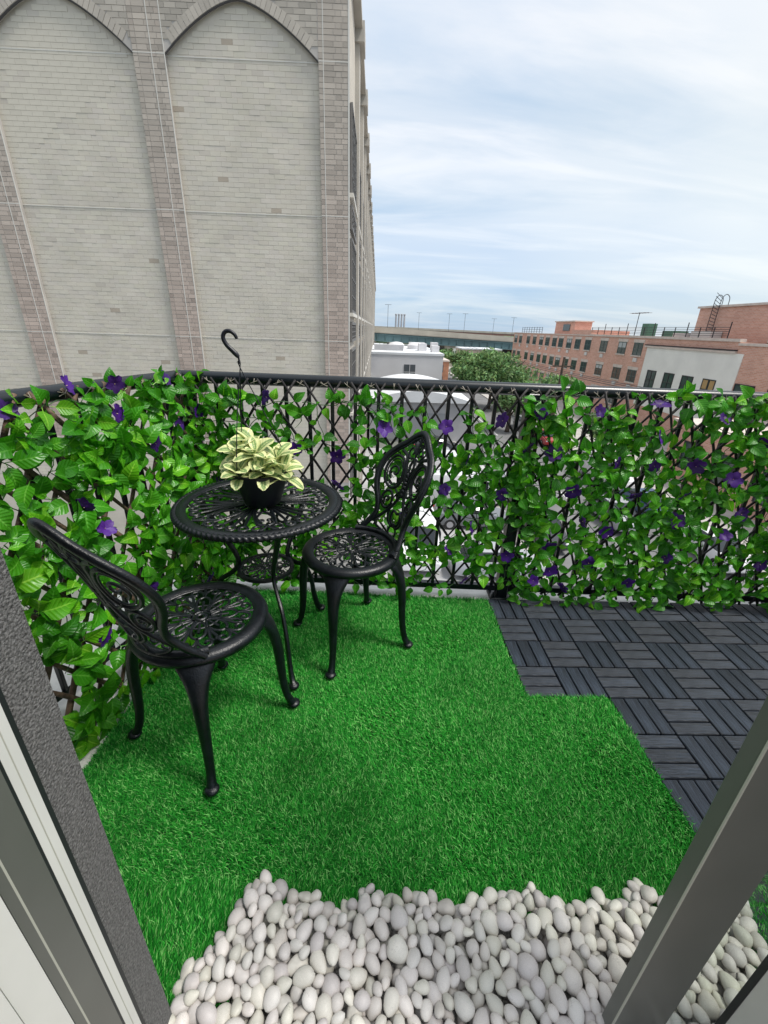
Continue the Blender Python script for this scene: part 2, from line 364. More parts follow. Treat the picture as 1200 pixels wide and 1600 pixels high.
# ------------------------------------------------------------------ LEFT BRICK BUILDING
BY = 16.0
CW, CH = 0.315, 0.1253
Mb = {}
Mb['mortar'] = mat('pale_mortar', (0.53, 0.485, 0.415), 0.9, var=0.1, nscale=1.5, bump=0.2, bscale=40)
Mb['mortar_pil'] = mat('light_mortar', (0.44, 0.41, 0.375), 0.9, var=0.1, nscale=2)
Mb['brick'] = mat('pale_painted_brick', (0.57, 0.525, 0.45), 0.85, var=0.06, nscale=1.2, tint=True, bump=0.2, bscale=18, detail=7)
Mb['seal'] = mat('pale_joint', (0.62, 0.60, 0.55), 0.8)
Mb['side'] = mat('side_cladding', (0.47, 0.44, 0.39), 0.85, var=0.12, nscale=0.7)
Mb['glass'] = mat('dark_window', (0.05, 0.055, 0.06), 0.15)
Mb['steel'] = mat('window_steel', (0.16, 0.155, 0.15), 0.6)
Mb['arch_shade'] = mat('painted_arch_shadow', (0.07, 0.065, 0.065), 0.8)  # dark colour standing in for the shadow under the arches
bb = empty('brick_building', (-6, BY, G), 0, 'tall pale painted brick warehouse wall with pilasters and pointed arches beside the sky', 'building')
def bpart(mb, name, m, **k):
    o = mb.build(name, m, **k); o.parent = bb; o.matrix_parent_inverse = Matrix.Translation((6, -BY, -G)); return o
PIL = [(-16.98, -16.13), (-11.97, -11.12), (-6.96, -6.10), (-1.83, -1.0)]
BAYS = [(-21.1, -16.98), (-16.13, -11.97), (-11.12, -6.96), (-6.10, -1.83)]
TOP = 10.9
def arch_z(x, b):
    t = (x - (b[0] + b[1]) / 2) / ((b[1] - b[0]) / 2); return 8.09 + 1.17 * (1 - abs(t) ** 1.55)
w = MB(); w.box(-26, -1.03, BY + 0.13, BY + 14, G, TOP - 0.01)
bpart(w, 'wall', Mb['mortar'])
for i, (a, b) in enumerate(PIL):
    bpart(MB().box(a, b, BY, BY + 0.128, G, TOP), 'pilaster', Mb['mortar_pil'])
for b in BAYS:
    n = 26; lo = [(b[0] + (b[1] - b[0]) * k / n,) for k in range(n + 1)]
    poly = [(x[0], arch_z(x[0], b)) for x in lo] + [(b[1], TOP), (b[0], TOP)]
    m_ = MB()
    for k in range(n):
        xa, xb = lo[k][0], lo[k + 1][0]
        m_.prism([(xa, arch_z(xa, b)), (xb, arch_z(xb, b)), (xb, TOP), (xa, TOP)], BY + 0.002, BY + 0.127)
    bpart(m_, 'spandrel', Mb['mortar_pil'])
    bpart(MB().tube([(x[0], BY + 0.03, arch_z(x[0], b) - 0.012) for x in lo], 0.028, 6), 'arch_shadow_line', Mb['arch_shade'])  # soffit shadow drawn as a dark tube along the arch
voussoirs = []
bricks = []   # (x0,x1,z0,z1,yfront,tint)
def btint(kind):
    r = random.random()
    if kind == 'panel':
        v = random.gauss(1.0, 0.022)
        if r < 0.0045: return (0.70, 0.65, 0.61)
        if r < 0.02: return (0.90, 0.89, 0.89)
        return (v, v * random.uniform(0.99, 1.01), v * random.uniform(0.97, 1.01))
    v = random.gauss(0.74, 0.055)
    if r < 0.16: v *= 0.86
    return v
for b in BAYS[1:]:
    nv_ = 36
    for k in range(nv_):
        q = []
        for x in (b[0] + (b[1] - b[0]) * (k + .04) / nv_, b[0] + (b[1] - b[0]) * (k + .96) / nv_):
            e_ = 0.01; sl = (arch_z(min(x + e_, b[1]), b) - arch_z(max(x - e_, b[0]), b)) / (2 * e_); l = math.hypot(1, sl)
            q.append((x, arch_z(x, b) + 0.005, x - sl / l * 0.24, arch_z(x, b) + 0.24 / l + 0.02))
        if q[0][2] < b[0] or q[1][2] > b[1]: continue
        v = random.gauss(0.78, 0.035)
        voussoirs.append(((q[0][0], q[0][1]), (q[1][0], q[1][1]), (q[1][2], q[1][3]), (q[0][2], q[0][3]), (v, v * .98, v * .98)))
nrow = int((TOP - (-4.4)) / CH)
for r in range(nrow):
    z0 = -4.4 + r * CH; z1 = z0 + CH
    zc = (z0 + z1) / 2; off = (r % 2) * CW / 2
    if min(abs(zc - s_) for s_ in (8.085, 4.45, 0.80, -2.85)) < 0.03: pass
    x = -21.1 - off
    for b in BAYS[1:]:
        x = b[0] - off
        while x < b[1]:
            xa, xb = max(x, b[0]), min(x + CW, b[1])
            if xb - xa > 0.05:
                az_ = min(arch_z(xa, b), arch_z(xb, b)); ah = max(arch_z(xa, b), arch_z(xb, b))
                if z1 < az_ - 0.01: bricks.append((xa, xb, z0, z1, BY + 0.13, btint('panel'), 'p'))
                elif z0 > ah + 0.25 or (z0 > az_ + 0.29):
                    v = btint('s') * 0.97; bricks.append((xa, xb, z0, z1, BY + 0.002, (v, v * 0.985, v * 0.985), 's'))
            x += CW
    for a, b2 in PIL[1:]:
        # stretcher courses alternate with a narrower quoin strip
        cuts = [a, a + 0.14, a + 0.14 + (0.34 if r % 2 else 0.18), a + 0.14 + 0.5, b2] if r % 2 else [a, a + 0.14, a + 0.42, b2 - 0.14, b2]
        f = 0.5 + 0.5 * math.sin(z0 * 0.9 + a)
        pk = max(0, min(1, 1.15 - z0 / 6.0))
        for xa, xb in zip(cuts, cuts[1:]):
            v = btint('pil'); bricks.append((xa, xb, z0, z1, BY, (v * (1.02 + 0.05 * pk), v * (0.975 - 0.04 * pk), v * (0.97 - 0.04 * pk)), 'q'))
def inframe(b):
    p = Vector(((b[0] + b[1]) / 2, BY, (b[2] + b[3]) / 2 - CAM_H)); c = R_.transposed() @ p
    u, v = 600 + 666 * c[0] / c[2], 800 + 666 * c[1] / c[2]
    return (0 < u < 1200 and 0 < v < 600), ((u - 600) ** 2 + (v - 800) ** 2)
sc_ = []
for i, b in enumerate(bricks):
    ok, d = inframe(b)
    if ok: sc_.append((-d, i))
sc_.sort(); single = set(i for _, i in sc_[:300])
rest = MB(); shared = {}
for i, (xa, xb, z0, z1, yf, tn, kd) in enumerate(bricks):
    g = 0.0035 if kd == 'p' else 0.0065; pr = (0.006 if kd == 'p' else 0.010) + random.uniform(-0.003, 0.004)
    if i in single:
        key = (round(xb - xa, 2), kd, tuple(round(c * 12) / 12 for c in tn))
        if key not in shared:
            wd = (xb - xa) / 2 - (0.0018 if kd == 'p' else g)
            shared[key] = MB().box(-wd, wd, -0.01, 0.004, -CH / 2 + g, CH / 2 - g, tn).mesh('brick', Mb['brick'], tint=True)
        o = bpy.data.objects.new('brick', shared[key]); link(o, bb)
        o.location = ((xa + xb) / 2 + 6, yf - BY - random.uniform(0, 0.003), (z0 + z1) / 2 - G)
    else:
        gx = 0.0018 if kd == 'p' else g
        rest.box(xa + gx, xb - gx, yf - pr, yf + 0.004, z0 + g, z1 - g, tn)
for a1_, a2_, a3_, a4_, tn in voussoirs: rest.prism([a1_, a2_, a3_, a4_], BY - 0.012, BY + 0.004, tint=tn)
tag(bpart(rest, 'brick', Mb['brick'], tint=True, fixn=False), kind='stuff')
for z in (8.085, 4.45, 0.80, -2.85):
    m_ = MB(); m_.box(-26, -1.0, BY - 0.004, BY + 0.12, z - 0.014, z + 0.014)
    bpart(m_, 'joint_strip', Mb['seal']) if False else None
    m_ = MB()
    for b in BAYS: m_.box(b[0], b[1], BY + 0.112, BY + 0.131, z - 0.010, z + 0.010)
    for a, b2 in PIL: m_.box(a, b2, BY - 0.015, BY + 0.001, z - 0.010, z + 0.010)
    bpart(m_, 'joint_strip', Mb['seal'])
for x in (-16.48, -16.13, -11.45, -11.12, -6.44, -6.09, -1.69):
    bpart(MB().box(x - 0.012, x + 0.010, BY - 0.016, BY + 0.002, G, TOP), 'joint_strip', Mb['seal'])
bpart(MB().box(-1.0, -0.955, BY - 0.016, BY + 0.02, G, TOP), 'corner_strip', Mb['seal'])
# long side: pilasters, windows, caps
SL = 26; SB = 4.7; SX = -1.03
bpart(MB().box(-26, SX, BY + 14, BY + 0.6 + SL * SB, G, TOP), 'side_block', Mb['side'])
wme = MB().box(0, 0.03, 0.0, 3.0, 0, 1).mesh('window_pane', Mb['glass'])
pil = MB().box(0, 0.16, 0, 0.9, 0, TOP - G).mesh('side_pilaster', Mb['side'])
def winmesh(h, wd):
    f = MB()
    f.box(0.02, 0.10, 0, wd, 0, 0.10); f.box(0.02, 0.10, 0, wd, h - 0.1, h)
    for k in range(5): f.box(0.02, 0.09, k * (wd - 0.06) / 4, k * (wd - 0.06) / 4 + 0.06, 0.1, h - 0.1)
    for k in range(1, 4): f.box(0.02, 0.08, 0.06, wd - 0.06, h * k / 4 - 0.02, h * k / 4 + 0.02)
    return f.mesh('window', Mb['steel'])
wms = {2.35: winmesh(2.35, 3.0), 0.7: winmesh(0.7, 3.0)}
pms = {h: MB().box(0.0, 0.02, 0.02, 2.98, 0.02, h - 0.02).mesh('pane', Mb['glass']) for h in wms}
capm = MB().box(0, 0.34, -0.1, 1.0, 0, 0.55).mesh('pilaster_cap', Mb['side'])
sillm = MB().box(0, 0.14, -0.1, 3.1, -0.12, 0).mesh('window_sill', Mb['seal'])
def putside(name, me, y, z, x=SX, par=bb):
    o = bpy.data.objects.new(name, me); link(o, bb); o.location = (x + 6, y - BY, z - G); return o
for k in range(SL):
    y0 = BY + 0.3 + k * SB
    if k: putside('pilaster', pil, y0 - 0.45, G)
    putside('pilaster_cap', capm, y0 - 0.45, TOP - 0.35, SX + 0.001)
    if k < 15:
        for z, h in ((5.35, 2.35), (1.75, 2.35), (-1.85, 2.35), (-5.5, 2.35)):
            a = putside('window', wms[h], y0 + 0.95, z)
            p = bpy.data.objects.new('pane', pms[h]); link(p, a)
            s_ = bpy.data.objects.new('sill', sillm); link(s_, a)
            if z > -3:
                a = putside('window', wms[0.7], y0 + 0.95, z - 1.0)
                p = bpy.data.objects.new('pane', pms[0.7]); link(p, a)
bpart(MB().box(-26, SX + 0.26, BY - 0.06, BY + 0.6 + SL * SB, TOP + 0.002, TOP + 0.22), 'coping', Mb['side'])

# ------------------------------------------------------------------ RED BRICK APARTMENTS (right)
Mr = dict(brick=brick_mat('red_brick', (0.56, 0.28, 0.20), (0.66, 0.37, 0.28), (0.60, 0.50, 0.43), 0.4, 0.13, 0.012, dirt=0.18),
          stone=mat('cast_stone', (0.60, 0.52, 0.46), 0.8, var=0.1, nscale=2),
          glass=mat('window_glass', (0.05, 0.075, 0.075), 0.08), wframe=mat('green_frame', (0.06, 0.10, 0.09), 0.5),
          stucco=mat('white_stucco', (0.76, 0.76, 0.71), 0.9, var=0.06, nscale=0.6), black=mat('black_steel', (0.02, 0.02, 0.025), 0.5),
          blind=mat('pale_blind', (0.42, 0.45, 0.45), 0.7), curtain=mat('amber_curtain', (0.42, 0.28, 0.12), 0.8),
          ac=mat('ac_case', (0.62, 0.62, 0.6), 0.6), roof=mat('roof_membrane', (0.42, 0.42, 0.42), 0.8, var=0.1, nscale=0.3))
FX = 33.0
rb = empty('apartment_building', (FX, 60, G), 0, 'long red brick apartment block with rows of double windows beyond the right rail', 'building')
def rpart(mb, name, m, par=None, **k):
    o = mb.build(name, m, **k); o.parent = rb; o.location = Vector(o.location) - Vector((FX, 60, G))
    return o
def child_of(o, p): o.parent = p; o.location = -Vector(p.location) + o.location if False else o.location; return o
RT = 1.1
rpart(MB().box(FX, FX + 18, 41.2, 111, G, RT), 'wall', Mr['brick'])
rpart(MB().box(FX - 0.12, FX + 0.5, 71, 111.1, RT, RT + 0.16), 'coping', Mr['stone'])
rpart(MB().box(FX - 0.12, FX + 0.5, 41.2, 71, RT - 0.001, RT + 0.26), 'coping', Mr['stone'])
def apt_window(y, z, wd, h, ac, blind=False):
    f = MB(); t = 0.09; x0, x1 = -0.06, 0.02
    f.box(x0, x1, 0, t, 0, h); f.box(x0, x1, wd - t, wd, 0, h); f.box(x0, x1, wd / 2 - t / 2, wd / 2 + t / 2, 0.0, h)
    f.box(x0, x1, t, wd / 2 - t / 2, 0, t); f.box(x0, x1, wd / 2 + t / 2, wd - t, 0, t)
    f.box(x0, x1, t, wd / 2 - t / 2, h - t, h); f.box(x0, x1, wd / 2 + t / 2, wd - t, h - t, h)
    f.box(x0 + 0.01, x1, t, wd / 2 - t / 2, h / 2 - 0.03, h / 2 + 0.03); f.box(x0 + 0.01, x1, wd / 2 + t / 2, wd - t, h / 2 - 0.03, h / 2 + 0.03)
    o = f.build('window', Mr['wframe'], rb); o.location = (0, y - 60, z - G)
    MB().box(-0.025, 0.01, 0.03, wd - 0.03, 0.03, h - 0.03).build('pane', Mr['glass'], o)
    if blind: MB().box(-0.035, -0.026, t, wd - t, h * random.uniform(0.45, 0.75), h - t).build('blind', Mr['blind'], o)
    MB().box(-0.14, 0.01, -0.1, wd + 0.1, -0.16, -0.002).build('sill', Mr['stone'], o)
    MB().box(-0.05, 0.01, -0.2, wd + 0.2, h + 0.002, h + 0.38).build('lintel', Mr['stone'], o)
    if ac: MB().box(-0.12, 0.02, wd / 2 - 0.4, wd / 2 + 0.4, -0.78, -0.3).build('air_conditioner', Mr['ac'], o)
for yi, y in enumerate((109, 105.5, 100, 96, 92, 88.6, 85, 82, 78.4, 75, 71.3, 66.2, 61.1, 57.3)):
    for ri, z in enumerate((-0.95, -4.2, -7.45)):
        if ri == 2 and yi in (13,): continue
        apt_window(y - 1.0, z, 2.0, 1.5, (yi + ri) % 3 != 0, (yi * 7 + ri * 3) % 4 == 0)
# stucco bay with tall windows
def sbox(*a): return MB().box(*a)
rpart(MB().box(FX - 0.08, FX - 0.002, 40.3, 55.2, -6.6, RT - 1.0), 'stucco_panel', Mr['stucco'])
rpart(MB().box(FX - 0.22, FX - 0.002, 41.2, 55.6, RT - 1.0, RT - 0.8), 'cornice', Mr['stone'])
rpart(MB().box(FX - 0.26, FX - 0.001, 41.2, 55.6, RT - 0.78, RT - 0.68), 'cornice', Mr['black'])
def tall_window(y, z, wd, h, m='glass'):
    f = MB(); t = 0.1; x0, x1 = -0.13, -0.05
    f.box(x0, x1, 0, t, 0, h); f.box(x0, x1, wd - t, wd, 0, h); f.box(x0, x1, wd / 2 - t / 2, wd / 2 + t / 2, 0, h)
    for zz_ in (0, h * 0.55, h - t):
        f.box(x0, x1, t, wd / 2 - t / 2, zz_, zz_ + t); f.box(x0, x1, wd / 2 + t / 2, wd - t, zz_, zz_ + t)
    o = f.build('window', Mr['black'], rb); o.location = (0, y - 60, z - G)
    MB().box(-0.095, -0.06, 0.03, wd - 0.03, 0.03, h - 0.03).build('pane', Mr['glass'], o)
    if m == 'curtain':
        MB().box(-0.105, -0.096, t, wd * 0.42, 0.3, h - t).build('curtain', Mr['curtain'], o)
        MB().box(-0.105, -0.096, wd * 0.58, wd - t, 0.3, h - t).build('curtain', Mr['curtain'], o)
for y, mm in ((53.0, 'g'), (49.7, 'g'), (46.6, 'g'), (43.4, 'curtain')): tall_window(y - 0.9, -4.75, 1.8, 2.35, mm)
# brick part nearer, right of the stucco
rpart(MB().box(FX - 0.02, FX + 18, 12, 41.19, G, RT - 0.3), 'wall', Mr['brick'])
rpart(MB().box(FX - 0.15, FX + 18, 12, 41.19, RT - 0.3, RT - 0.1), 'coping', Mr['stone'])
for y in (39.0, 35.4, 31.8, 28.2, 24.6): tall_window(y - 1.1, -4.75, 2.2, 2.35)
for y in (39.0, 35.4, 31.8, 28.2, 24.6): tall_window(y - 1.1, -8.9, 2.2, 2.35)
# penthouses
rpart(MB().box(FX + 2.5, FX + 17, 36, 51.5, RT - 0.1, 4.3), 'penthouse', Mr['brick'])
rpart(MB().box(FX + 2.3, FX + 17.2, 35.8, 51.7, 4.3, 4.5), 'coping', Mr['stone'])
rpart(MB().tube([(FX + 2.4, 41, RT), (FX + 2.4, 41, 4.2)], 0.12, 6), 'drain_pipe', Mr['stone'])
rpart(MB().box(FX + 2, FX + 5, 82, 91, RT, 3.3), 'penthouse', Mr['brick'])
rpart(MB().box(FX + 1.8, FX + 5.2, 81.8, 91.2, 3.3, 3.5), 'coping', Mr['stone'])
rpart(MB().box(FX + 0.0, FX + 6, 71, 78, RT + 0.16, 1.95), 'parapet', Mr['brick'])
rpart(MB().box(FX + 1.9, FX + 1.98, 84, 87, RT + .7, 2.9), 'window', Mr['glass'])
# roof railing
m_ = MB()
for k in range(15):
    y = 43.2 + k * 2.0; m_.box(FX + 0.15, FX + 0.22, y, y + 0.07, RT, RT + (1.7 if k % 3 == 0 else 1.25))
for k in range(5): m_.box(FX + 0.16, FX + 0.20, 43.2, 71.3, RT + 0.45 + k * 0.19, RT + 0.49 + k * 0.19)
rpart(m_, 'roof_railing', Mr['black'])
m_ = MB()
for k in range(9): m_.box(FX + 0.2, FX + 0.26, 93 + k * 1.6, 93.1 + k * 1.6, RT, RT + 1.3)
for k in range(3): m_.box(FX + 0.2, FX + 0.25, 93, 105.9, RT + 0.4 + k * 0.4, RT + 0.45 + k * 0.4)
rpart(m_, 'roof_railing', Mr['black'])
# ladder with hooped top
m_ = MB()
for y in (48.3, 49.2):
    m_.tube(catmull([(FX + 2.2, y, RT), (FX + 2.2, y, 4.0), (FX + 2.25, y, 5.1), (FX + 2.6, y, 5.5), (FX + 3.0, y, 5.2), (FX + 3.05, y, 4.5)], 4), 0.035, 5)
for k in range(14): m_.tube([(FX + 2.2, 48.3, RT + 0.3 + k * 0.29), (FX + 2.2, 49.2, RT + 0.3 + k * 0.33)], 0.03, 4)
rpart(m_, 'ladder', Mr['black'])
m_ = MB(); m_.box(FX + 3, FX + 5, 56, 58, RT, 2.0); m_.box(FX + 3.4, FX + 4.6, 62, 63.5, RT, 2.9)
rpart(m_, 'roof_vent', mat('vent_green', (0.05, 0.16, 0.11), 0.6))
m_ = MB(); m_.box(FX + 1.2, FX + 2.4, 47, 50, RT, 2.0); m_.box(FX + 1.2, FX + 2.4, 50.6, 53, RT, 1.8)
rpart(m_, 'air_handler', Mr['ac'])
m_ = MB(); m_.tube([(FX + 4, 66, RT), (FX + 4, 66, 4.4)], 0.05, 5); m_.tube([(FX + 4, 63.8, 4.3), (FX + 4, 68, 4.3)], 0.04, 4)
for k in range(6): m_.tube([(FX + 3.4, 64 + k * 0.7, 4.3), (FX + 4.6, 64 + k * 0.7, 4.3)], 0.025, 4)
rpart(m_, 'roof_aerial', Mr['black'])
# low brick annex nearer the street
an = empty('brick_annex', (27, 26, G), 0, 'low pinkish brick annex in front of the apartment block seen through the trellis', 'building')
o = MB().box(-2.2, 5.8, -12, 9, 0, 4.6).build('wall', Mr['brick'], an)
o = MB().box(-2.35, 5.8, -12.1, 9.1, 4.6, 4.8).build('coping', Mr['stone'], an)
for k in range(5):
    f = MB(); f.box(-2.26, -2.19, -10 + k * 3.8, -8 + k * 3.8, 1.2, 1.3); f.box(-2.26, -2.19, -10 + k * 3.8, -8 + k * 3.8, 3.3, 3.4)
    for q in range(3): f.box(-2.26, -2.19, -10 + k * 3.8 + q * 0.95, -9.9 + k * 3.8 + q * 0.95, 1.3, 3.3)
    o = f.build('window', Mr['black'], an); MB().box(-2.22, -2.18, -9.95 + k * 3.8, -8.05 + k * 3.8, 1.25, 3.35).build('pane', Mr['glass'], o)

# ------------------------------------------------------------------ MIDDLE DISTANCE
Mm = dict(white=mat('white_metal_wall', (0.66, 0.65, 0.66), 0.7, var=0.05, nscale=0.4), roofw=mat('white_roof', (0.68, 0.70, 0.72), 0.7, var=0.08, nscale=0.3),
          grey=mat('grey_wall', (0.42, 0.42, 0.43), 0.8, var=0.1, nscale=0.5), dark=mat('dark_opening', (0.08, 0.09, 0.10), 0.4))
wh = empty('white_warehouse', (4.0, 84, G), 0, 'white flat roofed warehouse with one small dark window below the viaduct', 'building')
def wbox(*a): return MB().box(*a)
wbox(-6, 6.6, -12, 16, 0, 7.0).build('wall', Mm['white'], wh)
wbox(-6.1, 6.7, -12.1, 16.1, 7.0, 7.35).build('coping', Mm['roofw'], wh)
o = wbox(0.4, 2.2, -12.07, -12.0, 3.3, 5.6).build('window', Mm['dark'], wh)
wbox(1.26, 1.34, -12.12, -12.07, 3.3, 5.6).build('mullion', Mm['white'], o); wbox(0.4, 2.2, -12.12, -12.071, 4.4, 4.48).build('mullion', Mm['white'], o)
for k, (x, y, w_, h_) in enumerate([(-4.5, -6, 5, .9), (3.2, -5, 1.4, 1.2), (5.2, -8, 1.2, 1.0), (2.2, 4, 3, 1.1), (6.0, 0, 1.2, 1.3)]):
    wbox(x, x + w_, y, y + 2.2, 7.0, 7.35 + h_).build('roof_unit', Mm['white'] if k else Mm['grey'], wh)
for k in range(2):
    MB().lathe([(1.5, 0), (1.5, 0.7), (1.1, 1.05), (0.3, 1.2)], 20, (-0.4 + k * 3.6, 2, 7.35), cap1=True).build('roof_dome', Mm['white'], wh, smooth=40)
cs = empty('low_shed', (3.6, 52, G), 0, 'low grey shed with a rounded white roof in front of the white warehouse', 'building')
wbox(-4.2, 6.0, -8, 9, 0, 4.2).build('wall', Mm['grey'], cs)
m_ = MB(); P_ = [(-4.5 + 10.8 * k / 12, 4.2 + 1.0 * math.sin(PI * k / 12)) for k in range(13)]
m_.prism(P_ + [(6.3, 4.1), (-4.5, 4.1)], -8.4, 9.2); m_.build('roof', Mm['roofw'], cs)
wbox(-3, 3.8, -8.05, -8.0, 0.2, 3.0).build('shutter', mat('shutter', (0.3, 0.31, 0.33), 0.5), cs)
bt = empty('brick_townhouse', (11.0, 98, G), 0, 'small orange brick building between the white warehouse and the big tree', 'building')
wbox(-1.7, 3.5, -8, 8, 0, 5.0).build('wall', mat('orange_brick', (0.46, 0.22, 0.13), 0.9, var=0.2, nscale=1.0), bt)
wbox(-1.8, 3.6, -8.1, 8.1, 5.0, 5.3).build('coping', Mr['stone'], bt)
for k in range(2):
    for q in range(2):
        o = wbox(-0.9 + k * 2.2, 0.2 + k * 2.2, -8.05, -8.0, 0.8 + q * 2.2, 2.2 + q * 2.2).build('window', Mm['dark'], bt)
# rows of far low buildings
ORD = 'first second third fourth fifth sixth seventh eighth ninth tenth eleventh twelfth thirteenth fourteenth fifteenth sixteenth'.split()
random.seed(21)
far_cols = [(0.5, 0.5, 0.5), (0.42, 0.25, 0.18), (0.62, 0.62, 0.6), (0.35, 0.36, 0.4), (0.5, 0.42, 0.34)]
far_m = [mat('far_wall', c, 0.85, var=0.1, nscale=0.3) for c in far_cols]
flab = ['pale grey', 'reddish brown', 'off white', 'slate grey', 'tan']
wm_far = MB().box(0, 1.6, -0.06, 0.0, 0, 1.5).mesh('window', Mm['dark'])
for k in range(16):
    x = -6 + k * 7.5 + random.uniform(-2, 2); y = random.uniform(122, 131) + (30 if k % 3 == 0 else 0); h = random.uniform(3.6, 6.2)
    ci = k % 5; w_ = random.uniform(7, 12)
    b = empty('distant_building', (x, y, G), 0, flab[ci] + ' distant low building under the viaduct, number of roofs hidden by trees', 'building', 'low buildings below the viaduct')
    b['label'] = ORD[k] + ' low far building counted from the brick warehouse, ' + flab[ci] + ' with a flat roof'
    wbox(0, w_, 0, 10, 0, h).build('wall', far_m[ci], b); wbox(-0.1, w_ + 0.1, -0.1, 10.1, h, h + 0.3).build('roof', Mm['roofw'], b)
    for q in range(int(w_ // 2.6)):
        o = bpy.data.objects.new('window', wm_far); link(o, b); o.location = (0.7 + q * 2.6, -0.001, h - 2.3)

# viaduct
Mv = dict(steel=mat('green_steel', (0.09, 0.16, 0.17), 0.6, var=0.15, nscale=0.2), conc=mat('viaduct_concrete', (0.40, 0.37, 0.31), 0.9, var=0.12, nscale=0.3),
          red=mat('rust_rail', (0.30, 0.17, 0.14), 0.8), dark=mat('lamp_post_grey', (0.12, 0.13, 0.14), 0.8))
def viaduct(name, p0, p1, depth, wdt, m_g, label, pier_n, spans=1, barrier=1.1):
    e = empty(name, (p0[0], p0[1], G), 0, label, 'bridge')
    d = Vector(p1) - Vector(p0); L_ = math.hypot(d[0], d[1]); u = Vector((d[0] / L_, d[1] / L_, 0)); n = Vector((-u[1], u[0], 0))
    z0, z1 = p0[2] - G, p1[2] - G
    def slab(a, b, n0, n1, t0, t1):   # along fraction a..b, lateral n0..n1, height rel deck t0..t1
        vs = []
        for f in (a, b):
            for nn in (n0, n1):
                for t in (t0, t1):
                    c = u * (L_ * f) + n * nn; vs.append((c[0], c[1], z0 + (z1 - z0) * f + t))
        return vs, [(0, 1, 3, 2), (4, 6, 7, 5), (0, 4, 5, 1), (2, 3, 7, 6), (0, 2, 6, 4), (1, 5, 7, 3)]
    MB().add(*slab(0, 1, 0, wdt, -0.5, 0)).build('deck', Mv['conc'], e)
    MB().add(*slab(0, 1, -0.05, 0.35, -0.3, barrier)).build('barrier', Mv['conc'], e)
    MB().add(*slab(0, 1, 0.4, 0.9, -depth, -0.5)).build('girder', m_g, e)
    MB().add(*slab(0, 1, 0.1, 0.41, -0.95, -0.75)).build('girder_flange', m_g, e)
    MB().add(*slab(0, 1, 0.1, 0.41, -depth, -depth + 0.25)).build('girder_flange', m_g, e)
    for q in range(1, 4): MB().add(*slab(0, 1, wdt * q / 4, wdt * q / 4 + 0.5, -depth, -0.5)).build('girder', m_g, e)
    for q in range(40): MB().add(*slab(q / 40, q / 40 + 0.0012, 0.12, 0.41, -depth + 0.25, -0.95)).build('stiffener', m_g, e)
    for q in range(pier_n):
        f = (q + 0.72) / pier_n; c = u * (L_ * f)
        zt = z0 + (z1 - z0) * f - depth
        for nn in (2, wdt - 2):
            cc = c + n * nn; MB().box(cc[0] - 1.3, cc[0] + 1.3, cc[1] - 1.3, cc[1] + 1.3, 0, zt - 0.6).build('pier', Mv['conc'], e)
        MB().add(*slab(f - 1.8 / L_, f + 1.8 / L_, 0.8, wdt - 0.8, -depth - 0.6, -depth)).build('pier_cap', Mv['conc'], e)
    return e
viaduct('viaduct', (-20, 135, 1.0), (80, 152, -2.5), 2.8, 20, Mv['steel'], 'long elevated highway on green steel girders and concrete piers across the horizon', 4)
viaduct('rail_viaduct', (-60, 300, 2.0), (170, 330, -0.6), 1.6, 12, Mv['red'], 'thin reddish viaduct farther away, just behind and above the green highway', 9, barrier=0.8)
# stacks and poles on the horizon
stm = MB().lathe([(1.5, 0), (1.3, 26), (1.7, 26.2), (1.7, 28), (1.2, 28.2)], 12, cap1=True).mesh('smokestack', mat('stack_grey', (0.42, 0.42, 0.44), 0.8), smooth=40)
for k in range(4):
    o = bpy.data.objects.new('smokestack', stm); link(o); o.location = (35 + k * 5.4, 900, G); o.scale = (1.25, 1.25, 1.28)
    tag(o, ORD[k] + ' from the left of four grey smokestacks on the skyline', 'smokestack', 'row of four smokestacks on the skyline')
lm = MB(); lm.tube([(0, 0, 0), (0, 0, 10)], 0.08, 6); lm.tube([(-1.2, 0, 10), (1.2, 0, 10)], 0.07, 5)
lme = lm.mesh('street_lamp', Mv['dark'])  # even dark grey of the lamp posts themselves
for li, (x, s_) in enumerate(((3.0, 1.0), (12.5, .8), (22, .85), (27, .9), (43, .9), (36.5, .8))):
    f = (x + 20) / 100
    o = bpy.data.objects.new('street_lamp', lme); link(o); o.location = (x, 136.5 + (x + 20) * 0.17, 1.0 - 3.5 * f - 0.1); o.scale = (s_ * .8, s_, s_ * 0.75)
    tag(o, ORD[(0, 1, 2, 3, 5, 4)[li]] + ' thin lamp post from the left on the green viaduct deck', 'lamp post', 'lamp posts on the viaduct')

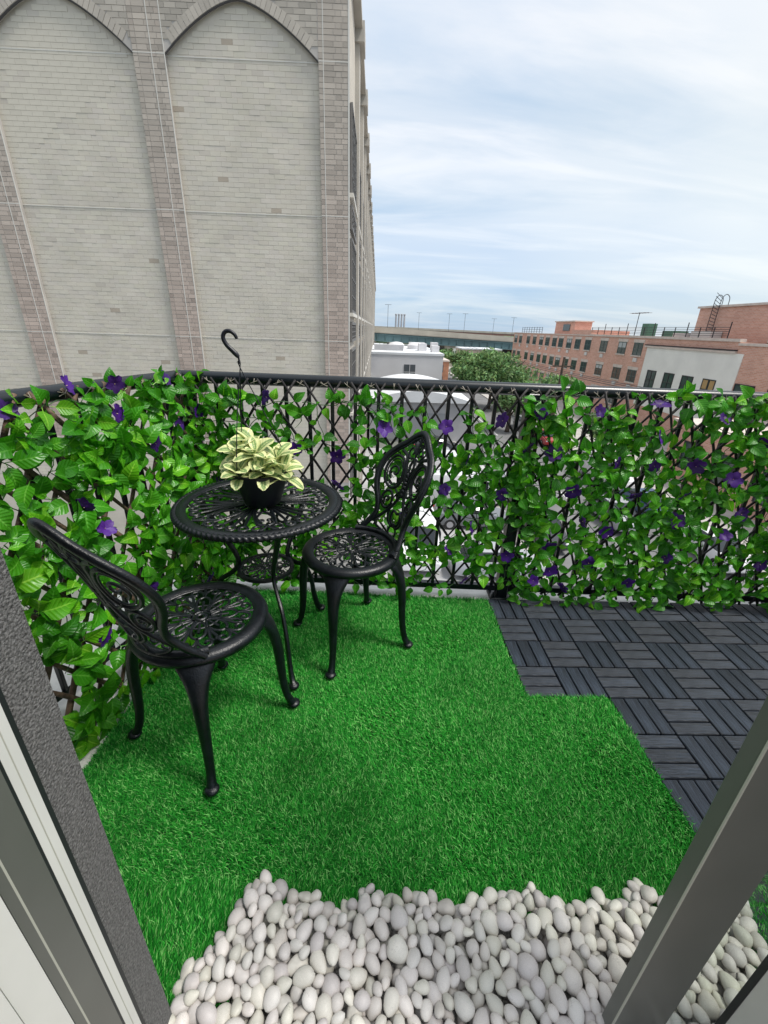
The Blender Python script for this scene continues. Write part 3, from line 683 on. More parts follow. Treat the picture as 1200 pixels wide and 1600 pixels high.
# ------------------------------------------------------------------ TREES
Mt = dict(bark=mat('bark', (0.08, 0.06, 0.045), 0.9, var=0.3, nscale=6), crown=mat('tree_foliage', (0.12, 0.22, 0.085), 0.7, tint=True, transl=0.25))
def tree(x, y, h, rx, ry, rz, label, n=4200, leaf=0.3, seed=1, crown_z=None, tone=1.0, group=None):
    rg = np.random.default_rng(seed)
    e = empty('tree', (x, y, G), 0, label, 'tree', group)
    cz = crown_z if crown_z else h - rz
    t = MB(); t.tube(catmull([(0, 0, 0), (0.1, 0.05, cz * 0.4), (-0.05, 0.1, cz)], 4), [0.3 - 0.2 * k / 8 for k in range(9)], 8)
    for k in range(7):
        a = k * 2.4; t.tube(catmull([(0, 0, cz * (0.45 + 0.05 * k)), (math.cos(a) * rx * 0.4, math.sin(a) * ry * 0.4, cz * 0.95), (math.cos(a) * rx * 0.75, math.sin(a) * ry * 0.75, cz + rz * 0.35)], 3), [0.12, .11, .09, .08, .06, .05, .03], 6)
    t.build('trunk', Mt['bark'], e, smooth=True)
    nb = 26; cen = rg.normal(size=(nb, 3)); cen /= np.linalg.norm(cen, axis=1)[:, None]; cen *= rg.uniform(0.35, 0.86, (nb, 1)); cen[:, 2] = np.abs(cen[:, 2]) * 1.0 - 0.28
    br = rg.uniform(0.2, 0.4, nb)
    bi = rg.integers(0, nb, n); dd = rg.normal(size=(n, 3)); dd /= np.linalg.norm(dd, axis=1)[:, None]
    p = cen[bi] + dd * br[bi][:, None] * rg.uniform(0.55, 1.08, (n, 1)); p *= np.array([rx, ry, rz]); p[:, 2] += cz
    nrm = dd + rg.normal(size=(n, 3)) * 0.6; nrm /= np.linalg.norm(nrm, axis=1)[:, None]
    a = np.cross(nrm, rg.normal(size=(n, 3))); a /= np.linalg.norm(a, axis=1)[:, None]; b = np.cross(nrm, a)
    s = rg.uniform(0.6, 1.3, (n, 1)) * leaf
    v = np.stack([p - a * s, p - b * s * 0.5, p + a * s, p + b * s * 0.5], 1).reshape(-1, 3)
    me = bpy.data.meshes.new('crown'); me.vertices.add(4 * n); me.vertices.foreach_set('co', v.ravel())
    me.loops.add(4 * n); me.loops.foreach_set('vertex_index', np.arange(4 * n)); me.polygons.add(n); me.polygons.foreach_set('loop_start', np.arange(n) * 4)
    me.materials.append(Mt['crown'])
    tn = rg.uniform(0.7, 1.35, n) * (0.85 + 0.3 * rg.random(nb)[bi]) * tone
    col = np.stack([tn * rg.uniform(0.8, 1.25, n), tn, tn * rg.uniform(0.7, 1.1, n), np.ones(n)], 1)
    at = me.color_attributes.new('tint', 'FLOAT_COLOR', 'POINT'); at.data.foreach_set('color', np.repeat(col, 4, 0).astype(np.float32).ravel())
    me.update(); me.validate(); o = bpy.data.objects.new('crown', me); link(o, e)
    return e
tree(17.2, 66, 10.2, 6.2, 5, 4.7, 'big round green street tree between the warehouse and the red brick block', 9000, 0.26, 3, tone=1.25)
tree(15.6, 50, 6.2, 2.6, 2.6, 2.6, 'young leafy street tree seen through the trellis below the rail', 3500, 0.2, 4, tone=1.1)
tree(24.5, 60, 6.4, 4.6, 4, 2.6, 'low spreading green tree at the foot of the red brick block', 4500, 0.24, 5, tone=1.25)
tree(21.0, 38, 5.6, 2.4, 2.4, 2.3, 'small pavement tree behind the densest part of the trellis', 2600, 0.2, 6)
for k, (x, y, h, r) in enumerate([(0.6, 112, 8.4, 2.8), (4.0, 110, 7.8, 3.0), (10.8, 112, 7.4, 2.6), (16.2, 108, 7.4, 3.2), (20.6, 106, 7.6, 3.6), (25.0, 112, 7.0, 3), (29, 114, 7.6, 4), (34, 118, 6.8, 4), (8.0, 116, 6.8, 2.4), (38, 120, 7, 5), (11.3, 84, 5.4, 1.0)]):
    tree(x, y, h, r, r, h * 0.36, ORD[k] + ' leafy tree listed among the roofs below the green viaduct', 1500, 0.34, 40 + k, tone=1.25, group='trees below the viaduct')
# far wood on the horizon
rg = np.random.default_rng(9); m_ = MB()
for k in range(260):
    x = rg.uniform(-60, 420); y = rg.uniform(360, 620); s = rg.uniform(6, 13)
    m_.ellipsoid((x, y, G + 2), s * 1.6, s, s * 0.62, 8, 5, (0.9 * rg.uniform(0.7, 1.1),) * 3)
tag(m_.build('distant_woods', Mt['crown'], None, smooth=True, tint=True, fixn=False), 'hazy band of far trees along the skyline behind the viaducts', 'woods', kind='stuff')

# ------------------------------------------------------------------ VEHICLES IN THE STREET
Mc = {c: mat('car_paint', rgb, 0.3, coat=0.6) for c, rgb in dict(white=(0.7, 0.7, 0.7), silver=(0.36, 0.37, 0.39), black=(0.02, 0.02, 0.025), blue=(0.05, 0.1, 0.2), red=(0.35, 0.02, 0.02), grey=(0.14, 0.15, 0.16)).items()}
Mcg = mat('car_glass', (0.02, 0.025, 0.03), 0.08); Mty = mat('tyre', (0.02, 0.02, 0.02), 0.8); Mrm = mat('wheel_rim', (0.4, 0.4, 0.42), 0.3, 0.7); Mhl = mat('headlight', (0.7, 0.7, 0.7), 0.15); Mtl = mat('tail_light', (0.4, 0.01, 0.01), 0.25)
def car(x, y, rz, c, label, van=False):
    e = empty('parked_van' if van else 'parked_car', (x, y, G + 0.005), rz, label, 'van' if van else 'car', 'vehicles parked in the street below')
    L_, W, = (5.4, 2.0) if van else (4.5, 1.78)
    hw = W / 2
    def loft(secs, name, m, par):   # secs: list of (y, halfwidth_bottom, z0, halfwidth_top, z1)
        b = MB(); vs = []
        for (yy, wb, z0, wt, z1) in secs: vs += [(-wb * 0.94, yy, z0), (-wb, yy, z0 + (z1 - z0) * 0.3), (-wb, yy, z0 + (z1 - z0) * 0.65), (-wt, yy, z1), (wt, yy, z1), (wb, yy, z0 + (z1 - z0) * 0.65), (wb, yy, z0 + (z1 - z0) * 0.3), (wb * 0.94, yy, z0)]
        n = len(secs); fs = [tuple(range(8)), tuple(range(8 * n - 1, 8 * n - 9, -1))]
        for i in range(n - 1): fs += [(i * 8 + k, i * 8 + (k + 1) % 8, (i + 1) * 8 + (k + 1) % 8, (i + 1) * 8 + k) for k in range(8)]
        b.add(vs, fs); return b.build(name, m, par, smooth=35)
    if van:
        loft([(-2.7, hw * .93, .45, hw * .85, .8), (-2.6, hw, .35, hw * .9, 1.05), (-1.9, hw, .3, hw * .95, 1.25), (-1.2, hw, .3, hw * .86, 2.1), (-0.8, hw, .3, hw * .86, 2.2), (2.55, hw, .3, hw * .86, 2.2), (2.7, hw * .97, .4, hw * .82, 2.1)], 'body', Mc[c], e)
        loft([(-1.87, hw * .8, 1.22, hw * .8, 1.3), (-1.25, hw * .8, 1.22, hw * .78, 2.06)], 'windscreen', Mcg, e)
        for s in (-1, 1): MB().box(s * hw - 0.012, s * hw + 0.012, -1.5, -0.5, 1.25, 1.85).build('side_window', Mcg, e)
    else:
        loft([(-2.25, hw * .86, .42, hw * .7, .62), (-2.15, hw * .97, .3, hw * .85, .78), (-1.2, hw, .25, hw * .9, .95), (-.6, hw, .25, hw * .94, 1.0), (1.5, hw, .25, hw * .94, 1.02), (2.1, hw * .97, .3, hw * .85, .98), (2.25, hw * .88, .42, hw * .74, .8)], 'body', Mc[c], e)
        loft([(-1.2, hw * .86, .93, hw * .8, .97), (-.45, hw * .88, .95, hw * .7, 1.42), (.9, hw * .88, .95, hw * .7, 1.44), (1.75, hw * .86, .95, hw * .76, 1.0)], 'glasshouse', Mcg, e)
        loft([(-.42, hw * .70, 1.40, hw * .62, 1.47), (.2, hw * .71, 1.42, hw * .62, 1.50), (.88, hw * .70, 1.41, hw * .62, 1.47)], 'roof', Mc[c], e)
    ya = L_ / 2 - 0.9
    for s in (-1, 1):
        for t in (-1, 1):
            wl_ = MB().tube([(s * (hw - 0.2), t * ya, 0.33), (s * (hw + 0.01), t * ya, 0.33)], 0.33, 16).build('wheel', Mty, e)
            MB().tube([(s * (hw + 0.01), t * ya, 0.33), (s * (hw + 0.025), t * ya, 0.33)], 0.2, 12).build('rim', Mrm, wl_)
        MB().ellipsoid((s * hw * 0.68, -L_ / 2 + 0.07, 0.68), 0.16, 0.08, 0.08).build('headlight', Mhl, e, smooth=True)
        MB().ellipsoid((s * hw * 0.76, L_ / 2 - 0.07, 0.82), 0.12, 0.07, 0.1).build('tail_light', Mtl, e, smooth=True)
for a in [(6.0, 27.2, 1.57, 'white', 'large white van parked across the lot behind the right hand chair', True), (6.1, 31.8, 1.6, 'white', 'white van farther back in the lot beside the first one', True),
          (2.3, 20.0, 0.0, 'white', 'white van parked close to the warehouse wall, seen under the chair back', True), (5.9, 23.6, 1.55, 'grey', 'dark grey car in the lot with a van behind it', False),
          (6.0, 36, 1.57, 'silver', 'silver car near the low shed', False), (6.0, 18.0, 1.57, 'silver', 'silver car in the nearest lot space', False), (5.9, 40, 1.57, 'black', 'black car farthest back in the lot', False),
          (9.7, 22, 0, 'black', 'black car at the kerb nearest the viewer', False), (9.7, 29, 0, 'silver', 'silver car at the left kerb, second along', False), (9.7, 47, 0, 'grey', 'dark grey car at the left kerb by the tree', False),
          (9.7, 56, 0, 'black', 'black car at the left kerb just below the rail', False), (9.7, 64, 0, 'white', 'small white car at the far end of the left kerb', False),
          (18.3, 20, 0, 'white', 'white car at the right kerb, nearest one', False), (18.3, 26, 0, 'blue', 'dark blue car at the right kerb', False), (18.3, 32, 0, 'white', 'white van at the right kerb behind the dense leaves', True),
          (18.3, 45, 0, 'red', 'red car at the right kerb', False), (18.3, 52, 0, 'silver', 'silver car at the right kerb under the trees', False), (15.2, 24.5, 0, 'silver', 'silver car driving in the middle of the road', False)]:
    car(*a)
# utility pole and cables
up = empty('utility_pole', (19.9, 48, G), 0, 'wooden utility pole standing at the right kerb by the big tree', 'pole')
MB().tube([(0, 0, 0), (0.1, 0, 8.6)], [0.16, 0.12], 8).build('post', Mt['bark'], up); MB().box(-1, 1.1, -0.06, 0.06, 7.6, 7.75).build('crossarm', Mt['bark'], up)
for s in (-0.9, 0.1, 1.0):
    MB().tube([(s, y, 7.8 - 0.8 * math.sin(PI * (y + 40) / 100) + 0.0) for y in range(-40, 61, 10)], 0.025, 4).build('cable', M['gasket'], up)

# ================================================================== BALCONY
# ------------------------------------------------------------------ metal railing
RZ = 1.072
rl = empty('metal_railing', (0, fy(0), 0), 0, 'black metal balcony railing with round top rail running straight across in front', 'railing')
def fr(mb, name, m, **k): o = mb.build(name, m, **k); o.parent = rl; o.matrix_parent_inverse = Matrix.Translation((0, -fy(0), 0)); return o
XR = 3.2
fr(MB().tube([(LX0, fy(LX0), RZ - 0.002), (XR, fy(XR), RZ - 0.012)], 0.026, 16), 'top_rail', M['rail'], smooth=50)
fr(MB().box(LX0, XR, -0.012, 0.012, 0.052, 0.078).tube([(0, 0, -9), (0, 0, -9.01)], .001, 3), 'x', M['rail']) if False else None
def skew(x0, x1, dy0, dy1, z0, z1):
    vs = [(x, fy(x) + d, z) for x in (x0, x1) for d in (dy0, dy1) for z in (z0, z1)]
    return MB().add(vs, [(0, 1, 3, 2), (4, 6, 7, 5), (0, 4, 5, 1), (2, 3, 7, 6), (0, 2, 6, 4), (1, 5, 7, 3)])
fr(skew(LX0, XR, -0.014, 0.014, 0.055, 0.085), 'bottom_rail', M['rail'])
bal = MB().cbox(-0.008, 0.008, -0.008, 0.008, 0.08, RZ, 0.002).mesh('baluster', M['rail'])
x = LX0 + 0.05
while x < XR:
    if abs(x - 0.675) > 0.03:
        o = bpy.data.objects.new('baluster', bal); link(o, rl); o.location = (x, fy(x) - fy(0), 0)
    x += 0.1015
def post(x, y, par, off):
    b = MB(); b.cbox(-0.027, 0.027, -0.027, 0.027, 0.02, RZ - 0.02, 0.004)
    o = b.build('post', M['rail'], par); o.location = (x - off[0], y - off[1], 0)
    MB().cbox(-0.062, 0.062, -0.045, 0.045, 0.0165, 0.028, 0.004).build('base_plate', M['rail'], o)
    for sx in (-1, 1):
        for sy in (-1, 1): MB().lathe([(0.009, 0.028), (0.009, 0.04), (0.005, 0.041), (0.005, 0.055)], 6, (sx * 0.047, sy * 0.03, 0), cap1=True).build('bolt', M['rail'], o)
for x in (0.675, 2.12, LX0): post(x, fy(x), rl, (0, fy(0)))
ll = empty('metal_railing', (LX0, LY0, 0), 0, 'black metal railing along the left side, mostly buried in leaves, its top rail showing', 'railing')
o = MB().tube([(0, 0, RZ - 0.002), (LX1 - LX0, LY1 - LY0, RZ - 0.002)], 0.026, 16).build('top_rail', M['rail'], ll, smooth=50)
o = MB().tube([(0, 0, 0.07), (LX1 - LX0, LY1 - LY0, 0.07)], 0.014, 4).build('bottom_rail', M['rail'], ll)
for k in range(1, 10):
    t = k / 10; o = bpy.data.objects.new('baluster', bal); link(o, ll); o.location = ((LX1 - LX0) * t, (LY1 - LY0) * t, 0)

# ------------------------------------------------------------------ leaves and flowers
def leaf_geo(curl=0.25, fold=0.28, wid=0.30, twist=0.0, rows=6, petiole=0.16, rnd=0):
    """unit leaf along +Y, 3 columns; returns verts, uvs, faces"""
    v = []; uv = []; f = []
    for i in range(rows + 1):
        t = i / rows
        w = wid * (math.sin(PI * min(1, t ** 0.72)) ** 0.8) * (1 - 0.25 * t) if 0 < t < 1 else 0.012
        if rnd: w = wid * math.sqrt(max(0.002, 1 - (2 * max(0, t - 0.04) ** 1.1 - 1) ** 2)) if t < 1 else 0.05
        z = -curl * t * t + 0.06 * math.sin(PI * t)
        for j, s in enumerate((-1, -0.5, 0, 0.5, 1)):
            wave = 0.02 * math.sin(t * 9 + s * 3)
            a = twist * t
            xx = s * w; zz_ = z + fold * abs(s) * w + wave * abs(s)
            v.append((xx * math.cos(a) - zz_ * math.sin(a) * 0.3, petiole + t * (1 - petiole), zz_ + xx * math.sin(a)))
            uv.append((0.5 + s * 0.5, t))
    for i in range(rows):
        for j in range(4): f.append((i * 5 + j, i * 5 + j + 1, (i + 1) * 5 + j + 1, (i + 1) * 5 + j))
    n = len(v)   # petiole strip
    v += [(-0.012, 0, 0.0), (0.012, 0, 0.0), (0.012, petiole + 0.03, 0.002), (-0.012, petiole + 0.03, 0.002)]; uv += [(0.5, 0)] * 4
    f.append((n, n + 1, n + 2, n + 3))
    return np.array(v), np.array(uv), f
def leaf_mesh_from(name, parts, m):
    """parts: list of (verts Nx3, uvs Nx2, faces, tint rgb)"""
    V = np.concatenate([p[0] for p in parts]); UV = np.concatenate([p[1] for p in parts]); F = []; T = []
    off = 0; LI = []
    for v, uv, f, t in parts:
        fa = np.array(f) + off; LI.append(fa); off += len(v); T.append(np.tile((*t, 1.0), (len(v), 1)))
    LI = np.concatenate(LI); T = np.concatenate(T)
    me = bpy.data.meshes.new(name); me.vertices.add(len(V)); me.vertices.foreach_set('co', V.astype(np.float32).ravel())
    me.loops.add(LI.size); me.loops.foreach_set('vertex_index', LI.ravel().astype(np.int32)); me.polygons.add(len(LI))
    me.polygons.foreach_set('loop_start', (np.arange(len(LI)) * 4).astype(np.int32))
    me.polygons.foreach_set('use_smooth', [True] * len(LI))
    u = me.uv_layers.new(name='UVMap'); u.data.foreach_set('uv', UV[LI.ravel()].astype(np.float32).ravel())
    a = me.color_attributes.new('tint', 'FLOAT_COLOR', 'POINT'); a.data.foreach_set('color', T.astype(np.float32).ravel())
    me.materials.append(m); me.update(); return me
LV = [leaf_geo(random.uniform(-0.15, 0.5), random.uniform(0.05, 0.45), random.uniform(0.27, 0.37), random.uniform(-0.5, 0.5)) for _ in range(8)]
TINTS = [(1, 1, 1), (0.75, 0.85, 0.8), (1.25, 1.15, 1.0), (0.55, 0.68, 0.7), (1.6, 1.3, 1.1), (0.85, 1.0, 0.9), (2.4, 1.65, 1.4), (0.65, 0.75, 0.75), (1.1, 1.05, 1.3), (0.40, 0.52, 0.6), (1.9, 1.25, 1.2), (0.7, 0.8, 0.9)]
LM = [[leaf_mesh_from('leaf', [(g[0], g[1], g[2], TINTS[k])], M['leaf']) for k in range(len(TINTS))] for g in LV]
def rot_from(dirv, nrm):
    y = Vector(dirv).normalized(); z = Vector(nrm); z = (z - y * z.dot(y))
    if z.length < 1e-4: z = y.orthogonal()
    z.normalize(); x = y.cross(z); return Matrix((x, y, z)).transposed()
def petal_flower(seed, open_=1.0):
    r = random.Random(seed); b = MB()
    for k in range(5):
        a = 2 * PI * k / 5 + r.uniform(-0.15, 0.15); tilt = r.uniform(0.15, 0.75) * open_; L_ = r.uniform(0.85, 1.1)
        ca, sa = math.cos(a), math.sin(a); vs = []
        for i in range(5):
            t = i / 4; w = 0.46 * math.sin(PI * (0.12 + 0.80 * t)) ** 0.7
            for s in (-1, -0.35, 0.35, 1):
                u = t * L_; zz_ = 0.5 * (t - 0.9 * t * t * open_) * 1.2 * (1.1 - tilt) + 0.07 * abs(s) * t + 0.10 * math.sin(s * 4 + k * 2 + t * 5) * t
                vs.append((ca * u - sa * s * w, sa * u + ca * s * w, zz_))
        fs = [(i * 4 + j, i * 4 + j + 1, (i + 1) * 4 + j + 1, (i + 1) * 4 + j) for i in range(4) for j in range(3)]
        v = r.uniform(0.7, 1.2) * (1 if seed % 3 else 1.45); b.add(vs, fs, (v, v, v * r.uniform(0.85, 1.05)))
    return b.mesh('flower', M['petal'], True, True)
FM = [petal_flower(k, 0.6 + 0.1 * k) for k in range(6)]
STM = MB().ellipsoid((0, 0, 0.05), 0.05, 0.05, 0.11, 8, 5).mesh('flower_centre', M['stamen'], True)

ZCAP = {11: 0.075}
def trellis(label, P, u_len, dirn, inward, colm, pitch, slope, rad, z0, z1, nleaf, lsize, flowers, dens, single, seed, lean=0.0, layers=1, slope2=None):
    """P origin (x,y), dirn unit 2D along, inward unit 2D toward the viewer"""
    r = random.Random(seed)
    e = empty('leafy_trellis', (P[0], P[1], 0), 0, label, 'trellis', 'expanding willow trellises tied to the railing')
    def W(u, z, d): return Vector((dirn[0] * u + inward[0] * (d + lean * (1 - z)), dirn[1] * u + inward[1] * (d + lean * (1 - z)), z))
    H_ = z1 - z0; run = H_ / slope
    for ly in range(layers):
        for s in (-1, 1):
            run = H_ / (slope if s > 0 else (slope2 or slope))
            u = -run + (ly * pitch * 0.4)
            while u < u_len + run:
                ua, za, ub, zb = (u, z1, u + run, z0) if s > 0 else (u + run, z1, u, z0)
                j = r.uniform(-0.006, 0.006); ua += j; ub += j + r.uniform(-0.012, 0.012)
                def clip(ua, za, ub, zb):
                    if ua > ub: ua, za, ub, zb = ub, zb, ua, za
                    if ub < 0 or ua > u_len: return None
                    if ua < 0: za += (zb - za) * (-ua) / (ub - ua); ua = 0
                    if ub > u_len: zb = za + (zb - za) * (u_len - ua) / (ub - ua); ub = u_len
                    return ua, za, ub, zb
                c = clip(ua, za, ub, zb)
                if c and abs(c[2] - c[0]) > 0.03:
                    ua, za, ub, zb = c; n = 7; pts = []
                    dd = 0.009 if s > 0 else -0.006
                    ph = r.uniform(0, 6)
                    for k in range(n):
                        t = k / (n - 1); pts.append(W(ua + (ub - ua) * t + 0.003 * math.sin(ph + t * 7), za + (zb - za) * t, dd + 0.003 * math.sin(ph * 2 + t * 9) + ly * 0.018))
                    rr = rad * r.uniform(0.8, 1.2)
                    MB().tube(pts, [rr * r.uniform(0.85, 1.15) for _ in pts], 6).build('stick', colm, e, smooth=True, fixn=False)
                u += pitch
    # ties along the top rail
    tb = MB(); u = 0.03
    while u < u_len:
        c = W(u, z1 - 0.012, 0.014)
        for q in range(3):
            a = r.uniform(-1.2, 1.2); d = Vector((dirn[0] * math.sin(a), dirn[1] * math.sin(a), math.cos(a) * 0.8)) * 0.018
            tb.tube([c - d, c + Vector((inward[0], inward[1], 0)) * 0.008, c + d], 0.0011, 4)
        u += pitch
    tb.build('wire_tie', M['tie'], e)
    # vines: wandering stems carrying opposite leaves
    stems = MB(); leaves = []; hi_ = 0
    nv = max(6, int(nleaf / 16)); inw = Vector((inward[0], inward[1], 0)); dv = Vector((dirn[0], dirn[1], 0))
    while len(leaves) < nleaf:
        while True:
            hi_ += 1; u = ((hi_ * 0.754877) % 1) * (u_len + .02) - 0.02; z = z0 + 0.02 + ((hi_ * 0.569840 + seed * .37) % 1) * (z1 - z0)
            if r.random() < dens(u, z): break
        a = r.uniform(0, 2 * PI); pts = []
        for k in range(r.randint(4, 8)):
            a += r.uniform(-0.7, 0.7); u += math.cos(a) * 0.04; z += math.sin(a) * 0.035
            cap = ZCAP.get(seed, -0.005) if u > 0.12 else -0.005
            if z > z1 - cap: z = z1 - cap - 0.01; a = -abs(a)
            if z < z0 - 0.02: z = z0; a = -a
            u = max(-0.05, min(u_len + 0.03, u))
            d = 0.018 + r.uniform(-0.012, 0.02); pts.append(W(u, z, d))
            for sd_ in (-1, 1):
                if len(leaves) >= nleaf or r.random() < 0.2: continue
                if r.random() > 0.25 + dens(u, z): continue
                la = a + sd_ * r.uniform(0.7, 1.5)
                ld = dv * math.cos(la) + Vector((0, 0, 1)) * (math.sin(la) - 0.1) + inw * r.uniform(-0.15, 0.75)
                nr = inw * 1.0 + Vector((r.gauss(0, .5), r.gauss(0, .5), r.gauss(0.45, .45)))
                leaves.append((pts[-1] + inw * r.uniform(0, 0.012), rot_from(ld, nr), lsize * r.uniform(0.55, 1.3), r.randrange(8), r.randrange(len(TINTS))))
        if len(pts) > 3: stems.tube(catmull(pts, 2), 0.0017, 4)
    tag(stems.build('vine_stem', M['stem'], e, fixn=False), kind='stuff')
    org = Vector((P[0], P[1], 0)); cam_ = Vector((0, 0, CAM_H))
    leaves.sort(key=lambda l: ((l[0] + org) - cam_).length / l[2])
    jn = []
    for i, (p, R3, s, g, t) in enumerate(leaves):
        if i < single:
            o = bpy.data.objects.new('leaf', LM[g][t]); link(o, e); o.matrix_local = Matrix.Translation(p) @ R3.to_4x4() @ Matrix.Scale(s, 4)
        else:
            v, uv, f = LV[g]; A = np.array(R3) * s; jn.append((v @ A.T + np.array(p), uv, f, TINTS[t]))
    if jn: tag(link(bpy.data.objects.new('leaf', leaf_mesh_from('leaf', jn, M['leaf'])), e), kind='stuff')
    for i, (u, z) in enumerate(flowers):
        c = W(u, z, 0.05); nr = inw * 1.0 + Vector((r.gauss(0, .7), r.gauss(0, .7), r.gauss(0.35, .7)))
        s = r.uniform(0.029, 0.039)
        o = bpy.data.objects.new('flower', FM[i % 6]); link(o, e)
        o.matrix_local = Matrix.Translation(c) @ rot_from(dv * r.uniform(-1, 1) + Vector((0, 0, r.uniform(-1, 1))) + Vector((0.01, 0, 0)), nr).to_4x4() @ Matrix.Scale(s, 4)
        q = bpy.data.objects.new('flower_centre', STM); link(q, o)
    return e
def norm2(a, b): l = math.hypot(a, b); return (a / l, b / l)
def ray_px(px_, py_): return (R_ @ Vector((px_ - 600, py_ - 800, 666))).normalized()
def onplane(pxs, P, dirn, inward, off=0.04):
    o = []
    for a, b in pxs:
        d = ray_px(a, b); n = Vector((inward[0], inward[1], 0)); p0 = Vector((P[0], P[1], 0)) + n * off
        t = (p0 - Vector((0, 0, CAM_H))).dot(n) / d.dot(n); h = Vector((0, 0, CAM_H)) + d * t
        o.append(((h[0] - P[0]) * dirn[0] + (h[1] - P[1]) * dirn[1], h[2]))
    return o
FD = norm2(1, -0.045); FI = (FD[1], -FD[0])
F2 = [(600, 668), (527, 712), (530, 755), (697, 666), (732, 716), (694, 763), (633, 800), (785, 657), (823, 698), (735, 822), (700, 860), (783, 771), (790, 866), (725, 902), (418, 620), (462, 700)]
F3 = [(845, 645), (863, 707), (935, 642), (962, 722), (1030, 632), (1020, 727), (1028, 682), (1085, 728), (1128, 652), (1143, 748), (990, 772), (1067, 773), (945, 828), (1053, 812), (1155, 802), (1130, 835), (910, 813), (918, 878), (857, 890), (858, 852), (880, 915), (978, 908), (1037, 870), (893, 767), (832, 905), (1190, 690), (1185, 880)]
F1 = [(105, 603), (180, 600), (258, 592), (178, 646), (232, 692), (272, 663), (303, 640), (322, 750), (345, 845), (287, 898), (197, 906), (147, 1168), (140, 822), (112, 790), (5, 640), (120, 985)]
P2 = (-0.84, fy(-0.84) - 0.036); L2 = 1.585
P3 = (0.71, fy(0.71) - 0.045); L3 = 1.70
LD = norm2(LX0 - LX1, LY0 - LY1); LI = (LD[1], -LD[0])
P1 = (LX1 + LI[0] * 0.036, LY1 + LI[1] * 0.036); L1 = math.hypot(LX0 - LX1, LY0 - LY1)
def d2(u, z):
    base = 0.42 if 0.35 < u < 1.1 else 0.55
    if z > 0.9 and 0.3 < u < 1.3: base = 0.3
    if u < 0.3: base = 0.8
    return base
trellis('trellis of dark crossed sticks with loose leaf sprays, behind the table and chairs', P2, L2, FD, FI, M['stick_black'], 0.0985, 1.5, 0.0052, 0.1, 1.075, 1350, 0.064, onplane(F2, P2, FD, FI), d2, 300, 11)
trellis('trellis thick with green leaves and many purple flowers above the black deck tiles', P3, L3, FD, FI, M['stick_black'], 0.088, 2.7, 0.0058, 0.06, 1.075, 2100, 0.064, onplane(F3, P3, FD, FI), lambda u, z: 1.0 if z < 1.0 else 0.6, 300, 12, slope2=1.25)
trellis('side trellis of brown sticks with large bright leaves next to the grey stucco wall', P1, L1, LD, LI, M['stick_brown'], 0.105, 1.5, 0.0078, 0.03, 1.085, 1000, 0.080, onplane(F1, P1, LD, LI), lambda u, z: 1.0, 300, 13, lean=0.15)

# ------------------------------------------------------------------ artificial turf
XT1, YT1, XT2 = 0.592, 1.194, 0.907
turf_poly = [(-0.872, 0.60), (-0.845, 1.30), (-0.80, fy(-0.8) - 0.05), (XT1, fy(XT1) - 0.062), (XT1, YT1), (XT2, YT1), (XT2 + 0.02, 0.30), (1.12, 0.30), (1.12, 0.10), (-0.874, 0.10)]
turf_poly = [(-0.872, 0.39), (-0.845, 1.30), (-0.82, fy(-0.82) - 0.055), (XT1, fy(XT1) - 0.062), (XT1, YT1), (XT2, YT1), (XT2 + 0.02, 0.66), (1.06, 0.64), (1.06, 0.05), (-0.36, 0.05), (-0.36, 0.38)]
pe = np.array(turf_poly)
def inpoly(P):
    x, y = P[:, 0], P[:, 1]; c = np.zeros(len(P), bool); n = len(pe)
    for i in range(n):
        x1, y1 = pe[i]; x2, y2 = pe[(i + 1) % n]
        if y1 == y2: continue
        k = ((y1 > y) != (y2 > y)) & (x < (x2 - x1) * (y - y1) / (y2 - y1) + x1); c ^= k
    return c
struct('turf_backing', MB().prism(turf_poly, -0.012, 0.019, 'z'), M['turf_back'])
NB = 430000
P_ = RNG.uniform((-0.9, 0.28), (1.06, 1.95), (NB, 2)); P_ = P_[inpoly(P_)]
# no blades where the pebble bed hides them
keep = ~((P_[:, 1] < 0.535) & (P_[:, 0] > -0.27) & (P_[:, 0] < 0.80)); P_ = P_[keep]
n = len(P_)
sm = np.sin(P_[:, 0] * 9 + 1.3 * np.sin(P_[:, 1] * 7)) * 0.5 + np.sin(P_[:, 1] * 11 + P_[:, 0] * 4 + 2) * 0.35 + np.sin(P_[:, 0] * 23 - P_[:, 1] * 17) * 0.25
az_ = 2.4 + sm * 1.5 + RNG.normal(size=n) * 1.15
strip = (P_[:, 1] < 0.60 + 0.01 * np.sin(P_[:, 0] * 30)); c_gap = np.abs(P_[:, 1] - 0.60) < 0.004; az_[strip] = 1.57 + RNG.normal(size=strip.sum()) * 0.5
ln = RNG.uniform(0.013, 0.027, n); lean = RNG.uniform(0.45, 1.05, n); wd = RNG.uniform(0.0008, 0.0014, n)
ln *= 1 - 0.25 * np.clip(sm, -1, 1) * 0.3
d = np.stack([np.cos(az_), np.sin(az_)], 1); sd_ = np.stack([-d[:, 1], d[:, 0]], 1)
b0 = np.concatenate([P_, np.full((n, 1), 0.018)], 1)
def at_(t):
    h = ln * (t * np.cos(lean * t * 0.9)); o_ = ln * (t * np.sin(lean * (0.35 + t * 0.75)))
    return b0 + np.concatenate([d * o_[:, None], h[:, None]], 1)
p0, p1, p2 = at_(0.0), at_(0.55), at_(1.0); s3 = np.concatenate([sd_, np.zeros((n, 1))], 1) * wd[:, None]
V = np.stack([p0 - s3, p0 + s3, p1 - s3 * .9, p1 + s3 * .9, p2], 1).reshape(-1, 3)
bi = np.arange(n)[:, None] * 5
F = np.concatenate([bi + np.array([0, 1, 3]), bi + np.array([0, 3, 2]), bi + np.array([2, 3, 4])], 1).reshape(-1, 3)
